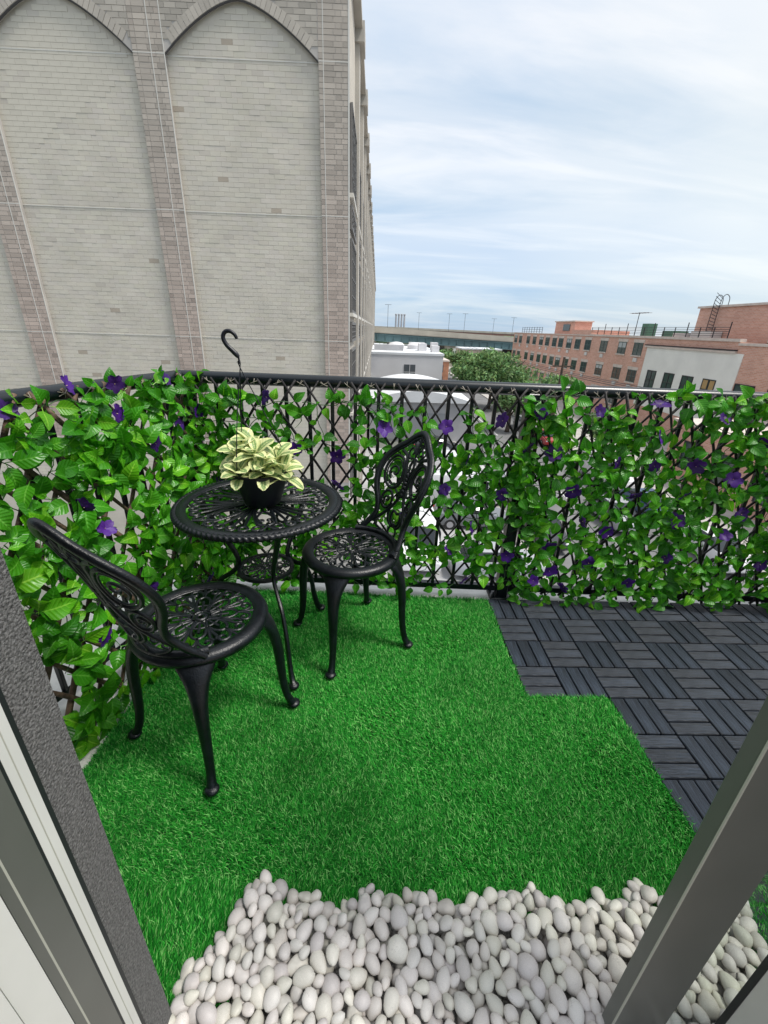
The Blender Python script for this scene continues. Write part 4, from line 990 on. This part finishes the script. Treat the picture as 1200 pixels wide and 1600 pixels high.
me = bpy.data.meshes.new('artificial_turf'); me.vertices.add(len(V)); me.vertices.foreach_set('co', V.astype(np.float32).ravel())
me.loops.add(F.size); me.loops.foreach_set('vertex_index', F.ravel().astype(np.int32)); me.polygons.add(len(F)); me.polygons.foreach_set('loop_start', (np.arange(len(F)) * 3).astype(np.int32))
base = np.array([[0.010, 0.16, 0.014], [0.018, 0.27, 0.022], [0.06, 0.43, 0.05], [0.25, 0.62, 0.17]])
ci = RNG.choice(4, n, p=[0.3, 0.35, 0.22, 0.13]); c = base[ci] * RNG.uniform(0.8, 1.2, (n, 1)) * (1 + 0.20 * sm[:, None])
A = np.repeat(np.concatenate([c, np.ones((n, 1))], 1), 5, 0); 
a = me.color_attributes.new('tint', 'FLOAT_COLOR', 'POINT'); a.data.foreach_set('color', A.astype(np.float32).ravel())
me.materials.append(M['turf']); me.update()
tag(link(bpy.data.objects.new('artificial_turf', me)), 'bright green artificial grass laid over most of the balcony floor', 'artificial grass', kind='stuff')

# ------------------------------------------------------------------ deck tiles
B = 0.158; TX0, TY0 = 0.594, 1.666
slat_me = MB().cbox(-0.0237, 0.0237, -0.0755, 0.0755, 0.012, 0.030, 0.0022).mesh('slat', M['slat'])
base_me = MB().box(-B + 0.003, B - 0.003, -B + 0.003, B - 0.003, 0.0, 0.0155).mesh('tile_base', M['tile_base'])
def covered(cx, cy): return (cx < XT1 + 0.01 and cy < 9) or (cx < XT2 and cy < YT1)
ti = 0
for ix in range(0, 6):
    for iy in range(-1, 4):
        cx = TX0 + B * (2 * ix + 1); cy = TY0 + B * (1 if iy < 0 else 1 - 2 * (iy + 1)) ; cy = TY0 - B * (2 * iy + 1)
        quads = []
        for qx in (-0.5, 0.5):
            for qy in (-0.5, 0.5):
                bx, by = cx + qx * B, cy + qy * B
                if by > TY0 + B or (bx < XT2 - 0.01 and by < YT1) or by < 0.3: continue
                quads.append((bx, by, qx, qy))
        if not quads: continue
        row = ['against the pale kerb', 'one row in from the kerb', 'two rows in from the kerb', 'three rows in from the kerb', 'nearest the door'][iy + 1]
        colw = ['beside the turf edge', 'second column from the turf', 'third column from the turf', 'fourth column from the turf', 'fifth column from the turf', 'farthest from the turf'][ix]
        e = empty('deck_tile', (cx, cy, 0), 0, 'black wooden slatted deck tile ' + row + ', ' + colw, 'deck tile', 'black interlocking deck tiles')
        bx0 = min(q[0] for q in quads) - cx - B / 2; bx1 = max(q[0] for q in quads) - cx + B / 2; by0 = min(q[1] for q in quads) - cy - B / 2; by1 = max(q[1] for q in quads) - cy + B / 2
        if len(quads) != 3: MB().box(bx0 + .003, bx1 - .003, by0 + .003, by1 - .003, 0.0, 0.0155).build('tile_base', M['tile_base'], e)
        for bx, by, qx, qy in quads:
            gi = round((bx - TX0) / B - 0.5); gj = round((TY0 - by) / B - 0.5)
            vert = (gi + gj) % 2 == 1
            for k in (-1, 0, 1):
                o = bpy.data.objects.new('slat', slat_me); link(o, e)
                dz = random.uniform(-0.0008, 0.0008)
                if vert: o.location = (bx - cx + k * B / 3, by - cy, dz)
                else: o.location = (bx - cx, by - cy + k * B / 3, dz); o.rotation_euler = (0, 0, PI / 2)
                o.rotation_euler[2] += random.uniform(-0.004, 0.004)

struct('pebble_bed', MB().prism([(-0.30, 0.05), (-0.30, 0.47), (-0.24, 0.55), (0.86, 0.55), (0.80, 0.05)], 0.015, 0.0235, 'z'), mat('fine_pale_gravel', (0.42, 0.40, 0.37), 0.9, var=0.5, nscale=150, bump=1.0, bscale=160))
# ------------------------------------------------------------------ pebbles
def pebble_mesh(seed):
    r = random.Random(seed); b = MB(); nu, nv = 14, 9
    k1, k2 = r.uniform(-.22, .22), r.uniform(-.16, .16); a1, a2 = r.uniform(0, 6), r.uniform(0, 6); tp = r.uniform(-0.25, 0.25)
    vs = []
    for i in range(nv + 1):
        ph = PI * i / nv
        for k in range(nu):
            th = 2 * PI * k / nu; x, y, z = math.sin(ph) * math.cos(th), -math.cos(ph), math.sin(ph) * math.sin(th)
            q = 1 + k1 * math.sin(th + a1) * math.sin(ph) * 0.5 + k2 * math.sin(2 * th + a2) * math.sin(ph) ** 2 * 0.5 + 0.05 * math.sin(3 * ph + a2)
            w = 1 + tp * y
            vs.append((x * q * w, y * (1 + 0.05 * math.sin(th + a2)), z * q * w))
    fs = [(i * nu + k, i * nu + (k + 1) % nu, (i + 1) * nu + (k + 1) % nu, (i + 1) * nu + k) for i in range(nv) for k in range(nu)]
    v = r.uniform(0.84, 1.1); b.add(vs, fs, (v, v * r.uniform(0.96, 1.0), v * r.uniform(0.90, 0.985))); return b
PBS = [pebble_mesh(k) for k in range(14)]
PM = [b.mesh('pebble', M['pebble'], True, True) for b in PBS]
PV = [(np.array(b.v), b.f, b.t[0]) for b in PBS]
rp = random.Random(5); placed = []     # (x,y,z,rx)
cell = {}
def front(x): return 0.572 + 0.012 * math.sin(x * 21) + 0.01 * math.sin(x * 47 + 1) + (0.016 if -0.30 < x < -0.2 else 0) - max(0, -0.27 - x) * 1.2
def rightedge(y): return 0.93 - (0.62 - y) * 0.5
tries = 0
while len(placed) < 1800 and tries < 20000:
    tries += 1
    x = rp.uniform(-0.37, 0.93); y = rp.uniform(0.26, 0.62)
    if y > front(x): continue
    if x < -0.36 or x > 0.80 + (y - 0.30) * 0.40: continue
    L_ = rp.choice((0.72, 0.9, 1, 1.05)) * rp.uniform(0.0180, 0.0240); W_ = L_ * rp.uniform(0.66, 0.92); T_ = W_ * rp.uniform(0.72, 0.95)
    best = None
    for _ in range(7):
        xx = x + rp.uniform(-0.018, 0.018); yy = y + rp.uniform(-0.018, 0.018)
        if yy > front(xx): continue
        z = 0.020 + T_ * 0.8
        rr = (L_ + W_) * 0.46
        for gx in range(int(xx / 0.06) - 2, int(xx / 0.06) + 3):
            for gy in range(int(yy / 0.06) - 2, int(yy / 0.06) + 3):
                for (qx, qy, qz, qr, qt) in cell.get((gx, gy), ()):
                    dh = math.hypot(xx - qx, yy - qy); S_ = (rr + qr) * 0.87
                    if dh < S_: z = max(z, qz + math.sqrt(1 - (dh / S_) ** 2) * (T_ + qt) * 0.97)
        if best is None or z < best[2]: best = (xx, yy, z, rr)
    if best is None: continue
    edge = min(1, (front(best[0]) - best[1]) / 0.05)
    if best[2] > 0.046 + 0.016 * max(0, edge): continue
    xx, yy, z, rr = best
    cell.setdefault((int(xx / 0.06), int(yy / 0.06)), []).append((xx, yy, z, rr, T_))
    placed.append((xx, yy, z, L_, W_, T_, rp.gauss(0, 0.8), rp.gauss(0.08, 0.22), rp.uniform(-0.4, 0.4), rp.randrange(14)))
def pscore(p):
    q = Vector((p[0], p[1], p[2] - CAM_H)); c_ = R_.transposed() @ q; u, v = 600 + 666 * c_[0] / c_[2], 800 + 666 * c_[1] / c_[2]
    vis = 0 if (v < 1640 and 230 < u < 1240) else -5
    return -(vis + p[2] * 20 + p[3] * 8)
placed.sort(key=pscore)
jv = []; jf = []; jt = []; off = 0
for i, (x, y, z, L_, W_, T_, rz, rx, ry, g) in enumerate(placed):
    mt = Matrix.Translation((x, y, z)) @ Matrix.Rotation(rz, 4, 'Z') @ Matrix.Rotation(rx, 4, 'X') @ Matrix.Rotation(ry, 4, 'Y') @ Matrix.Diagonal((W_, L_, T_, 1))
    if i < 300:
        o = bpy.data.objects.new('pebble', PM[g]); link(o); o.matrix_world = mt
        zn = ('along the turf edge' if front(x) - y < 0.05 else 'at the foot of the stucco wall' if x < -0.27 else 'beside the bronze door stile' if x > 0.42 else 'in the middle of the border')
        sz_ = 'large' if L_ > 0.0245 else 'small' if L_ < 0.0185 else 'medium'
        tag(o, ('plump ' if W_ / L_ > 0.8 else 'slim ') + sz_ + ' white pebble lying ' + zn, 'pebble', 'white pebbles in the border')
    else:
        v, f, t = PV[g]; A = np.array(mt); vv = v @ A[:3, :3].T + A[:3, 3]; s_ = rp.uniform(0.86, 1.08)
        jv += vv.tolist(); jf += [tuple(q + off for q in ff) for ff in f]; jt += [tuple(c * s_ for c in t)] * len(v); off += len(v)
b = MB(); b.v, b.f, b.t = jv, jf, jt
tag(b.build('pebbles', M['pebble'], None, smooth=True, tint=True, fixn=False), 'remaining white pebbles filling the border between turf and door', 'pebbles', kind='stuff')

# ------------------------------------------------------------------ cast furniture
def spiral(cx, cy, r0, r1, a0, turns, n=16):
    return [(cx + (r0 + (r1 - r0) * k / n) * math.cos(a0 + turns * 2 * PI * k / n), cy + (r0 + (r1 - r0) * k / n) * math.sin(a0 + turns * 2 * PI * k / n)) for k in range(n + 1)]
def rot2(p, a): c, s = math.cos(a), math.sin(a); return (p[0] * c - p[1] * s, p[0] * s + p[1] * c)
def disc_pattern(R, nf, w, z, kind):
    """open scrollwork inside radius R, nf-fold"""
    b = MB()
    def strand(pts, r=w, closed=False):
        b.tube([(x, y, z) for x, y in pts], r, 6, flat=0.8, up=(0, 0, 1), closed=closed)
    for k in range(nf):
        a = 2 * PI * k / nf
        def T(pts): return [rot2(p, a) for p in pts]
        if kind == 'seat':
            strand(T([tuple(p)[:2] for p in catmull([(R * .16, 0, 0), (R * .34, R * .12, 0), (R * .56, R * .115, 0), (R * .66, 0, 0), (R * .56, -R * .115, 0), (R * .34, -R * .12, 0)], 4, True)]), closed=True)
            strand(T([(R * .2, 0), (R * .5, 0)]), w * 0.9)
            for s in (-1, 1):
                strand(T([(x, s * y) for x, y in [tuple(p)[:2] for p in catmull([(R * .66, 0, 0), (R * .80, R * .03, 0), (R * .90, R * .13, 0), (R * .86, R * .25, 0), (R * .76, R * .24, 0), (R * .75, R * .16, 0), (R * .81, R * .15, 0)], 4)]]))
                strand(T([(x, s * y) for x, y in [tuple(p)[:2] for p in catmull([(R * .36, R * .14, 0), (R * .52, R * .19, 0), (R * .68, R * .22, 0), (R * .76, R * .30, 0)], 3)]]))
            strand(T([(R * .66, 0), (R, 0)]), w * 0.9)
        else:
            for j, (sp, rr) in enumerate(((0, 1), (0.35, .97), (0.72, .93))):
                for s in ((1,) if j == 0 else (-1, 1)):
                    e_ = sp * PI / nf * s
                    pts = [(R * .1, 0), (R * .25, R * .02 * s * j), (R * .5 * math.cos(e_ * .75), R * .5 * math.sin(e_ * .75)), (R * .80 * math.cos(e_), R * .80 * math.sin(e_))]
                    pts = [tuple(p)[:2] for p in catmull([(x, y, 0) for x, y in pts], 4)]
                    strand(T(pts), [w * (0.8 + 0.5 * math.sin(PI * i / (len(pts) - 1))) for i in range(len(pts))])
                    cx, cy = R * .865 * math.cos(e_), R * .865 * math.sin(e_)
                    strand(T([(cx + R * .06 * math.cos(t), cy + R * .055 * math.sin(t)) for t in [2 * PI * q / 10 for q in range(10)]]), closed=True)
            g = PI / nf
            strand(T([rot2(tuple(p)[:2], g) for p in catmull([(R * .36, 0, 0), (R * .52, R * .10, 0), (R * .70, R * .115, 0), (R * .79, 0, 0), (R * .70, -R * .115, 0), (R * .52, -R * .10, 0)], 4, True)]), closed=True)
            for s in (-1, 1):
                strand(T([rot2((x, s * y), g) for x, y in spiral(R * .64, R * .05, R * .045, R * .012, 0.5, 1.2, 10)]), w * .8)
                strand(T([rot2((x, s * y), g) for x, y in [tuple(p)[:2] for p in catmull([(R * .79, 0, 0), (R * .88, R * .05, 0), (R * .95, R * .12, 0)], 4)]]))
            strand(T([rot2(p, g) for p in ((R * .1, 0), (R * .36, 0))]))
    def ring(r, ww=w, n=48): strand([(r * math.cos(2 * PI * k / n), r * math.sin(2 * PI * k / n)) for k in range(n)], ww, True)
    ring(R * .09, w * 1.2, 20)
    if kind == 'seat': ring(R * .17, w, 24); ring(R * .36, w * .8)
    else: ring(R * .2, w, 24); ring(R * .36, w * .9)
    ring(R * .985, w)
    return b
# table
TC = (-0.42, 1.47); TH = 0.665
tb = empty('bistro_table', (*TC, 0), 0.35, 'round black cast metal table with openwork top and small lower shelf, in the corner', 'table')
disc_pattern(0.262, 6, 0.0052, TH - 0.006, 'table').build('openwork_top', M['iron'], tb, smooth=60, fixn=False)
rim = MB(); rim.lathe([(0.256, TH - 0.012), (0.256, TH - 0.001), (0.262, TH + 0.003), (0.283, TH + 0.002), (0.290, TH - 0.003), (0.287, TH - 0.016), (0.266, TH - 0.018), (0.256, TH - 0.012)], 96)
rim.build('rim', M['iron'], tb, smooth=50)
rp_ = MB(); NT, NK = 96 * 6, 10; vs = []
for i in range(NT):
    a = 2 * PI * i / NT
    for k in range(NK):
        th = 2 * PI * k / NK; r = 0.0115 + 0.0022 * math.sin(96 * a + 2 * th * 1.0)
        vs.append(((0.291 + r * math.cos(th)) * math.cos(a), (0.291 + r * math.cos(th)) * math.sin(a), TH - 0.010 + r * math.sin(th)))
rp_.add(vs, [(i * NK + k, i * NK + (k + 1) % NK, ((i + 1) % NT) * NK + (k + 1) % NK, ((i + 1) % NT) * NK + k) for i in range(NT) for k in range(NK)])
rp_.build('rope_edge', M['iron'], tb, smooth=True)
SZ = 0.385
disc_pattern(0.098, 6, 0.0036, SZ, 'seat').build('shelf', M['iron'], tb, smooth=60, fixn=False)
MB().lathe([(0.096, SZ - 0.008), (0.096, SZ + 0.004), (0.108, SZ + 0.004), (0.110, SZ - 0.008), (0.096, SZ - 0.008)], 40).build('shelf_rim', M['iron'], tb, smooth=50)
for k, azd in enumerate((52, -62, 172)):
    a = math.radians(azd) - 0.35
    prof = [(0.235, TH - 0.02), (0.215, 0.60), (0.17, 0.52), (0.125, 0.445), (0.112, 0.39), (0.145, 0.345), (0.20, 0.30), (0.235, 0.22), (0.25, 0.13), (0.27, 0.055), (0.292, 0.028)]
    pts = catmull([(r * math.cos(a), r * math.sin(a), z) for r, z in prof], 4)
    rad = [0.016 - 0.006 * math.sin(PI * i / (len(pts) - 1)) for i in range(len(pts))]
    l = MB().tube(pts, rad, 8, flat=0.75, up=(-math.sin(a), math.cos(a), 0)).build('leg', M['iron'], tb, smooth=50)
    pts = catmull([(0.215 * math.cos(a), 0.215 * math.sin(a), 0.60), (0.11 * math.cos(a), 0.11 * math.sin(a), 0.62), (0.07 * math.cos(a), 0.07 * math.sin(a), 0.575), (0.10 * math.cos(a), 0.10 * math.sin(a), 0.545), (0.13 * math.cos(a), 0.13 * math.sin(a), 0.565)], 4)
    MB().tube(pts, 0.006, 6).build('scroll', M['iron'], l, smooth=50)
    MB().ellipsoid((0.292 * math.cos(a), 0.292 * math.sin(a), 0.028), 0.021, 0.021, 0.012).build('foot', M['iron'], l, smooth=True)

# chairs; local +Y is the back
def make_chair(label):
    e = empty('bistro_chair', (0, 0, 0), 0, label, 'chair', 'pair of black cast metal bistro chairs')
    H0 = 0.452; R = 0.19
    disc_pattern(0.158, 8, 0.0046, H0 - 0.006, 'seat').build('openwork_seat', M['iron'], e, smooth=60, fixn=False)
    MB().lathe([(0.155, H0 - 0.014), (0.155, H0 - 0.002), (0.162, H0 + 0.002), (0.180, H0 + 0.003), (0.192, H0 - 0.003), (0.197, H0 - 0.014), (0.192, H0 - 0.028), (0.176, H0 - 0.034), (0.17, H0 - 0.02), (0.155, H0 - 0.014)], 64).build('seat_rim', M['iron'], e, smooth=50)
    for sx, sy in ((1, 1), (-1, 1), (1, -1), (-1, -1)):
        a = math.atan2(sy, sx); rad_ = Vector((math.cos(a), math.sin(a), 0)); tan = Vector((-math.sin(a), math.cos(a), 0))
        prof = [(0.168, 0.432, .060, .012), (0.184, 0.405, .046, .016), (0.199, 0.37, .032, .017), (0.211, 0.32, .023, .0165), (0.218, 0.26, .0185, .016), (0.221, 0.19, .016, .0145), (0.226, 0.12, .0138, .013), (0.236, 0.065, .0130, .0125), (0.249, 0.034, .0150, .013), (0.256, 0.024, .016, .012)]
        if sy < 0: pass
        P_ = catmull([rad_ * r + Vector((0, 0, z)) for r, z, _, _ in prof], 3); W_ = catmull([(w_, t_, 0) for _, _, w_, t_ in prof], 3)
        b = MB(); vs = []; n = 12
        for p, w_ in zip(P_, W_):
            for k in range(n):
                th = 2 * PI * k / n; c, s = math.cos(th), math.sin(th)
                vs.append(p + tan * (w_[0] * math.copysign(abs(c) ** 0.8, c)) + rad_ * (w_[1] * s) + Vector((0, 0, w_[1] * s * 0.2)))
        m = len(P_); fs = [(i * n + k, i * n + (k + 1) % n, (i + 1) * n + (k + 1) % n, (i + 1) * n + k) for i in range(m - 1) for k in range(n)] + [tuple(range(n - 1, -1, -1)), tuple((m - 1) * n + k for k in range(n))]
        l = b.add(vs, fs).build('leg', M['iron'], e, smooth=55)
        c_ = rad_ * 0.256; MB().ellipsoid((c_[0], c_[1], 0.026), 0.022, 0.022, 0.011).build('foot', M['iron'], l, smooth=True)
    # the back: a drawn outline (u across, v up) bent round the seat and leaning back
    def S(u, v, off=0.0):
        y = math.sqrt(max(0, (R - 0.006) ** 2 - min(abs(u), R - 0.01) ** 2 * max(0, 1 - v * 2.2))) if v < 0.45 else R
        y = (R - 0.008) - (abs(u) ** 2) * 3.2 * max(0.25, 1 - v * 2.0)
        return Vector((u, y + 0.25 * v + 0.18 * v * v + off, H0 + v * 1.0))
    side = [(0.150, -0.004), (0.128, 0.035), (0.108, 0.085), (0.118, 0.135), (0.145, 0.19), (0.163, 0.25), (0.155, 0.31), (0.118, 0.355), (0.075, 0.385), (0.035, 0.418), (0.0, 0.432)]
    full = [(-u, v) for u, v in side] + [(u, v) for u, v in reversed(side[:-1])]
    b = MB(); pts = catmull([S(u, v) for u, v in full], 4)
    b.tube(pts, [0.0135] * len(pts), 10, flat=0.75, up=(0, -1, 0.3)); b.build('back_frame', M['iron'], e, smooth=50)
    b = MB(); pts = catmull([S(u * 0.90, (v - 0.2) * 0.93 + 0.2, -0.004) for u, v in full[2:-2]], 3)
    b.tube(pts, 0.0045, 6)
    def st(pp, r=0.0062, closed=False, mir=True, k=4):
        for s in ((-1, 1) if mir else (1,)):
            b.tube(catmull([S(s * u, v) for u, v in pp], k, closed), r, 7, flat=0.8, up=(0, -1, 0.3), closed=closed)
    for cu, cv, ru, rv, tl in ((0.083, 0.262, 0.050, 0.066, 0.25), (0.078, 0.148, 0.026, 0.036, 0.1)):
        loop = []
        for q in range(12):
            t = 2 * PI * q / 12; du, dv_ = ru * math.cos(t), rv * math.sin(t); loop.append((cu + du * math.cos(tl) + dv_ * math.sin(tl), cv - du * math.sin(tl) + dv_ * math.cos(tl)))
        st(loop, 0.0068, True)
        if rv > .05: st([(cu + (p[0] - cu) * 0.78, cv + (p[1] - cv) * 0.8) for p in loop], 0.0035, True)
        sp = spiral(cu, cv, ru * 0.62, ru * 0.12, -1.2, 1.15, 10); st(sp, 0.0052, k=2)
    st([(0.145, 0.02), (0.10, 0.06), (0.055, 0.11), (0.022, 0.16), (0.012, 0.20), (0.018, 0.25), (0.035, 0.30), (0.05, 0.335), (0.085, 0.35)], 0.0078)
    st([(0.0, 0.19), (0.03, 0.15), (0.05, 0.11), (0.045, 0.07), (0.02, 0.05), (0.0, 0.062)], 0.006)
    st([(0.014, 0.21), (0.03, 0.185), (0.05, 0.195), (0.062, 0.21)], 0.005)
    st([(0.0, 0.105), (0.024, 0.112), (0.032, 0.085), (0.02, 0.062), (0.0, 0.058)], 0.0062)
    st([(0.0, 0.0), (0.05, 0.012), (0.09, 0.03), (0.105, 0.055)], 0.006); st([(0.0, -0.002), (0.025, 0.02), (0.02, 0.045), (0.0, 0.05)], 0.005)
    st([(0.0, 0.25), (0.012, 0.30), (0.0, 0.335)], 0.006); st([(0.0, 0.335), (0.03, 0.33), (0.045, 0.352), (0.03, 0.372), (0.015, 0.36), (0.02, 0.347)], 0.0048)
    st([(0.0, 0.34), (0.012, 0.375), (0.03, 0.39), (0.022, 0.405), (0.006, 0.40)], 0.0045); st([(0, 0.34), (0, 0.43)], 0.005, mir=False)
    b.build('scrollwork', M['iron'], e, smooth=60, fixn=False)
    b = MB()
    for q in range(5):
        c_ = S(0, 0.185 + q * 0.016, -0.004); b.ellipsoid(c_, 0.013 - abs(q - 2) * 0.0018, 0.008, 0.012, 8, 5)
    c_ = S(0, 0.262, -0.004); b.ellipsoid(c_, 0.010, 0.008, 0.018, 8, 5)
    b.build('boss', M['iron'], e, smooth=True)
    # curved apron joining back to seat
    b = MB(); pts = [Vector(((R - 0.012) * math.sin(t), (R - 0.012) * math.cos(t), H0 + 0.008)) for t in [(-1.0 + 2.0 * q / 16) for q in range(17)]]
    b.tube(pts, 0.012, 8, flat=1.0); b.build('back_foot', M['iron'], e, smooth=50)
    return e
chL = make_chair('black cast metal chair in front of the table, its openwork back toward the stucco wall')
chR = copy_tree(chL); chR['label'] = 'black cast metal chair farther back beside the table, its openwork back against the middle trellis'
def backrot(azdeg): return math.radians(azdeg - 90)
chR.location = (-0.085, 1.518, 0.022); chR.rotation_euler = (0, 0, backrot(30))
chL.location = (-0.515, 1.068, 0.022); chL.rotation_euler = (0, 0, backrot(-120))
tb.location = (*TC, 0.022)

# ------------------------------------------------------------------ hanging basket on the table
PX, PY = -0.405, 1.455; PZ = TH + 0.026
pl = empty('hanging_planter', (PX, PY, PZ), 0, 'black plastic hanging pot of cream edged leaves standing on the table, its hook upright', 'planter')
MB().lathe([(0.001, 0.0), (0.058, 0.0), (0.064, 0.004), (0.088, 0.080), (0.093, 0.105), (0.100, 0.107), (0.102, 0.122), (0.097, 0.124), (0.089, 0.119), (0.084, 0.102), (0.001, 0.102)], 48).build('pot', M['pot'], pl, smooth=40)
MB().lathe([(0.084, 0.104), (0.05, 0.110), (0.001, 0.114)], 24).build('soil', M['soil'], pl, smooth=True)
J = Vector((-0.036, -0.0, 0.486))
for a in (20, 140, 235):
    a = math.radians(a); s_ = Vector((0.098 * math.cos(a), 0.098 * math.sin(a), 0.118))
    mid = (s_ + J) / 2 + Vector((0.006 * math.cos(a), 0.006 * math.sin(a), 0))
    w_ = MB().tube(catmull([s_ - Vector((0, 0, 0.012)), s_ + Vector((0, 0, .03)), mid, J - Vector((0, 0, 0.02)), J], 5), 0.0017, 5).build('wire', M['pot'], pl, smooth=True)
MB().tube([J - Vector((0, 0, 0.008)), J + Vector((-0.002, 0, 0.014))], 0.0032, 8).build('swivel', M['pot'], pl)
HK = [(-0.002, 0.012, .0045), (-0.008, 0.020, .0062), (-0.020, 0.032, .0060), (-0.034, 0.046, .0056), (-0.043, 0.062, .0054), (-0.043, 0.076, .0052), (-0.034, 0.087, .0050), (-0.020, 0.088, .0048), (-0.008, 0.080, .0046), (-0.003, 0.071, .0042), (-0.002, 0.066, .003)]
pts = catmull([J + Vector((u, 0, v)) for u, v, _ in HK], 4); rr_ = [p[0] for p in catmull([(r * 1.3, 0, 0) for _, _, r in HK], 4)]
MB().tube(pts, rr_, 10, flat=0.9, up=(0, 1, 0)).build('hook', M['pot'], pl, smooth=50)
rv = random.Random(3)
VLG = [leaf_geo(rv.uniform(0.1, 0.45), rv.uniform(0.1, 0.4), rv.uniform(0.27, 0.34), rv.uniform(-0.2, 0.2), petiole=0.10, rnd=1) for _ in range(6)]
VLM = [leaf_mesh_from('leaf', [(g[0], g[1], g[2], (t, t, t * .95))], M['leaf_var']) for g in VLG for t in (0.85, 1.0, 1.12)]
sb = MB()
for ci_, (cx, cy, cz, nn) in enumerate([(-0.045, -0.01, 0.20, 15), (0.045, 0.0, 0.175, 14), (0.0, -0.03, 0.215, 12), (-0.02, 0.03, 0.23, 13), (0.06, 0.04, 0.165, 10), (-0.06, 0.03, 0.165, 12), (0.02, -0.05, 0.15, 12), (-0.04, -0.06, 0.14, 9), (0.07, -0.03, 0.14, 8)]):
    cx *= 1.3; cy *= 1.2; cz = 0.12 + (cz - 0.12) * 0.78; c = Vector((cx, cy, cz)); sb.tube(catmull([(cx * .4, cy * .4, 0.115), (cx * .8, cy * .8, cz * .8), (cx, cy, cz)], 3), 0.004, 6)
    for k in range(nn):
        t = k / nn; a = k * 2.4 + ci_; el = 1.0 - 1.4 * t
        outw = Vector((cx, cy, 0)) * 4
        d = Vector((math.cos(a) * math.cos(el), math.sin(a) * math.cos(el), math.sin(el))) + outw * 0.7
        nr = Vector((-math.cos(a) * math.sin(el) * .6, -math.sin(a) * math.sin(el) * .6, 1.0)) + Vector((0, -0.35, 0))
        o = bpy.data.objects.new('leaf', rv.choice(VLM)); link(o, pl)
        o.matrix_local = Matrix.Translation(c + Vector((0, 0, -0.03 * t))) @ rot_from(d, nr).to_4x4() @ Matrix.Scale(rv.uniform(0.055, 0.080), 4)
sb.build('stem', M['stem'], pl, smooth=True)

# ------------------------------------------------------------------ DOOR, left jamb and right sash
dj = empty('door_frame', (-0.36, 0.30, -0.01), 0, 'left side of the sliding door frame in pale and bronze strips beside the grey stucco', 'door frame')
def T2(a): return math.tan(math.radians(a))
Z0, Z1 = -0.01, 2.34
def jamb(name, x, a0, a1, m, xback=-0.5, chm=0.0015):
    y1, y0 = -x / T2(a0), -x / T2(a1)
    o = MB().box(xback, x, y0, y1, 0, Z1 - Z0).build(name, m, dj); o.location = (0.36, -0.30, 0); return o
jamb('gasket', -0.3622, 48.45, 49.0, M['gasket'])
jamb('frame_strip', -0.3602, 49.0, 49.95, M['white_frame'])
jamb('groove', -0.3606, 49.95, 50.1, M['pale_line'])
jamb('frame_strip', -0.3595, 50.1, 50.95, M['white_frame'])
jamb('gasket', -0.3590, 50.95, 51.3, M['gasket'])
jamb('bronze_stile', -0.3560, 51.3, 54.7, M['frame'])
jamb('pale_line', -0.3545, 54.7, 54.95, M['pale_line'])
jamb('bronze_stile', -0.3540, 54.95, 56.1, M['frame'])
jamb('inner_casing', -0.3500, 56.2, 60.2, M['white_frame'])
jamb('inner_casing', -0.3440, 60.3, 78.0, M['white_frame'])
# right sash
ds = empty('sliding_door', (0.55, 0.35, -0.01), 0, 'glazed door sash with a bronze stile cutting across the pebbles at lower right', 'door')
def dsp(mb, name, m, **k): o = mb.build(name, m, **k); o.parent = ds; o.location = (-0.55, -0.35, 0.01); return o
X0 = 0.470; YO = X0 / T2(51.75); YI = X0 / T2(53.7); X1 = YI * T2(58.9); X2 = YI * T2(62.3)
dsp(MB().cbox(X0, X1, YI, YO, Z0, Z1, 0.0015), 'stile', M['frame'])
dsp(MB().box(X0 - 0.0012, X0 + 0.0015, YI - 0.0012, YI + 0.0012, Z0, Z1), 'pale_line', M['pale_line'])  # highlight on the stile's corner, painted as a thin pale strip
dsp(MB().box(X1, 1.72, YI, YO, Z0, Z0 + 0.03), 'bottom_rail', M['frame'])
dsp(MB().box(X1, 1.72, YI, YO, Z1 - 0.06, Z1), 'top_rail', M['frame'])
gl = bpy.data.materials.new('door_glass'); gl.use_nodes = True; N, L = gl.node_tree.nodes, gl.node_tree.links
N.remove(N['Principled BSDF']); tr = N.new('ShaderNodeBsdfTransparent'); tr.inputs[0].default_value = (0.90, 0.92, 0.90, 1); gg = N.new('ShaderNodeBsdfGlossy'); gg.inputs['Roughness'].default_value = 0.02
fr_ = N.new('ShaderNodeValue'); fr_.outputs[0].default_value = 0.07; mx = N.new('ShaderNodeMixShader')
L.new(fr_.outputs[0], mx.inputs[0]); L.new(tr.outputs[0], mx.inputs[1]); L.new(gg.outputs[0], mx.inputs[2]); L.new(mx.outputs[0], N['Material Output'].inputs[0])
dsp(MB().box(X1 - 0.002, 1.72, (YI + YO) / 2 - 0.003, (YI + YO) / 2 + 0.003, Z0 + 0.02, Z1 - 0.05), 'glass', gl)
dr = empty('door_casing', (X2, 0.28, -0.01), 0, 'white inner door casing with a black seal in the lower right corner', 'door casing')
def drp(mb, name, m): o = mb.build(name, m, dr); o.location = (-X2, -0.28, 0.01); return o
drp(MB().box(X2 - 0.001, X2 + 0.14, YI - 0.014, YI - 0.004, Z0, Z1), 'gasket', M['gasket'])
drp(MB().box(X2, X2 + 0.14, 0.262, YI - 0.0142, Z0, Z1), 'casing', M['white_frame'])
drp(MB().cbox(X2 - 0.045, X2 + 0.14, 0.16, 0.235, Z0, Z1, 0.006), 'casing', M['white_frame'])
# nothing else in front of the camera
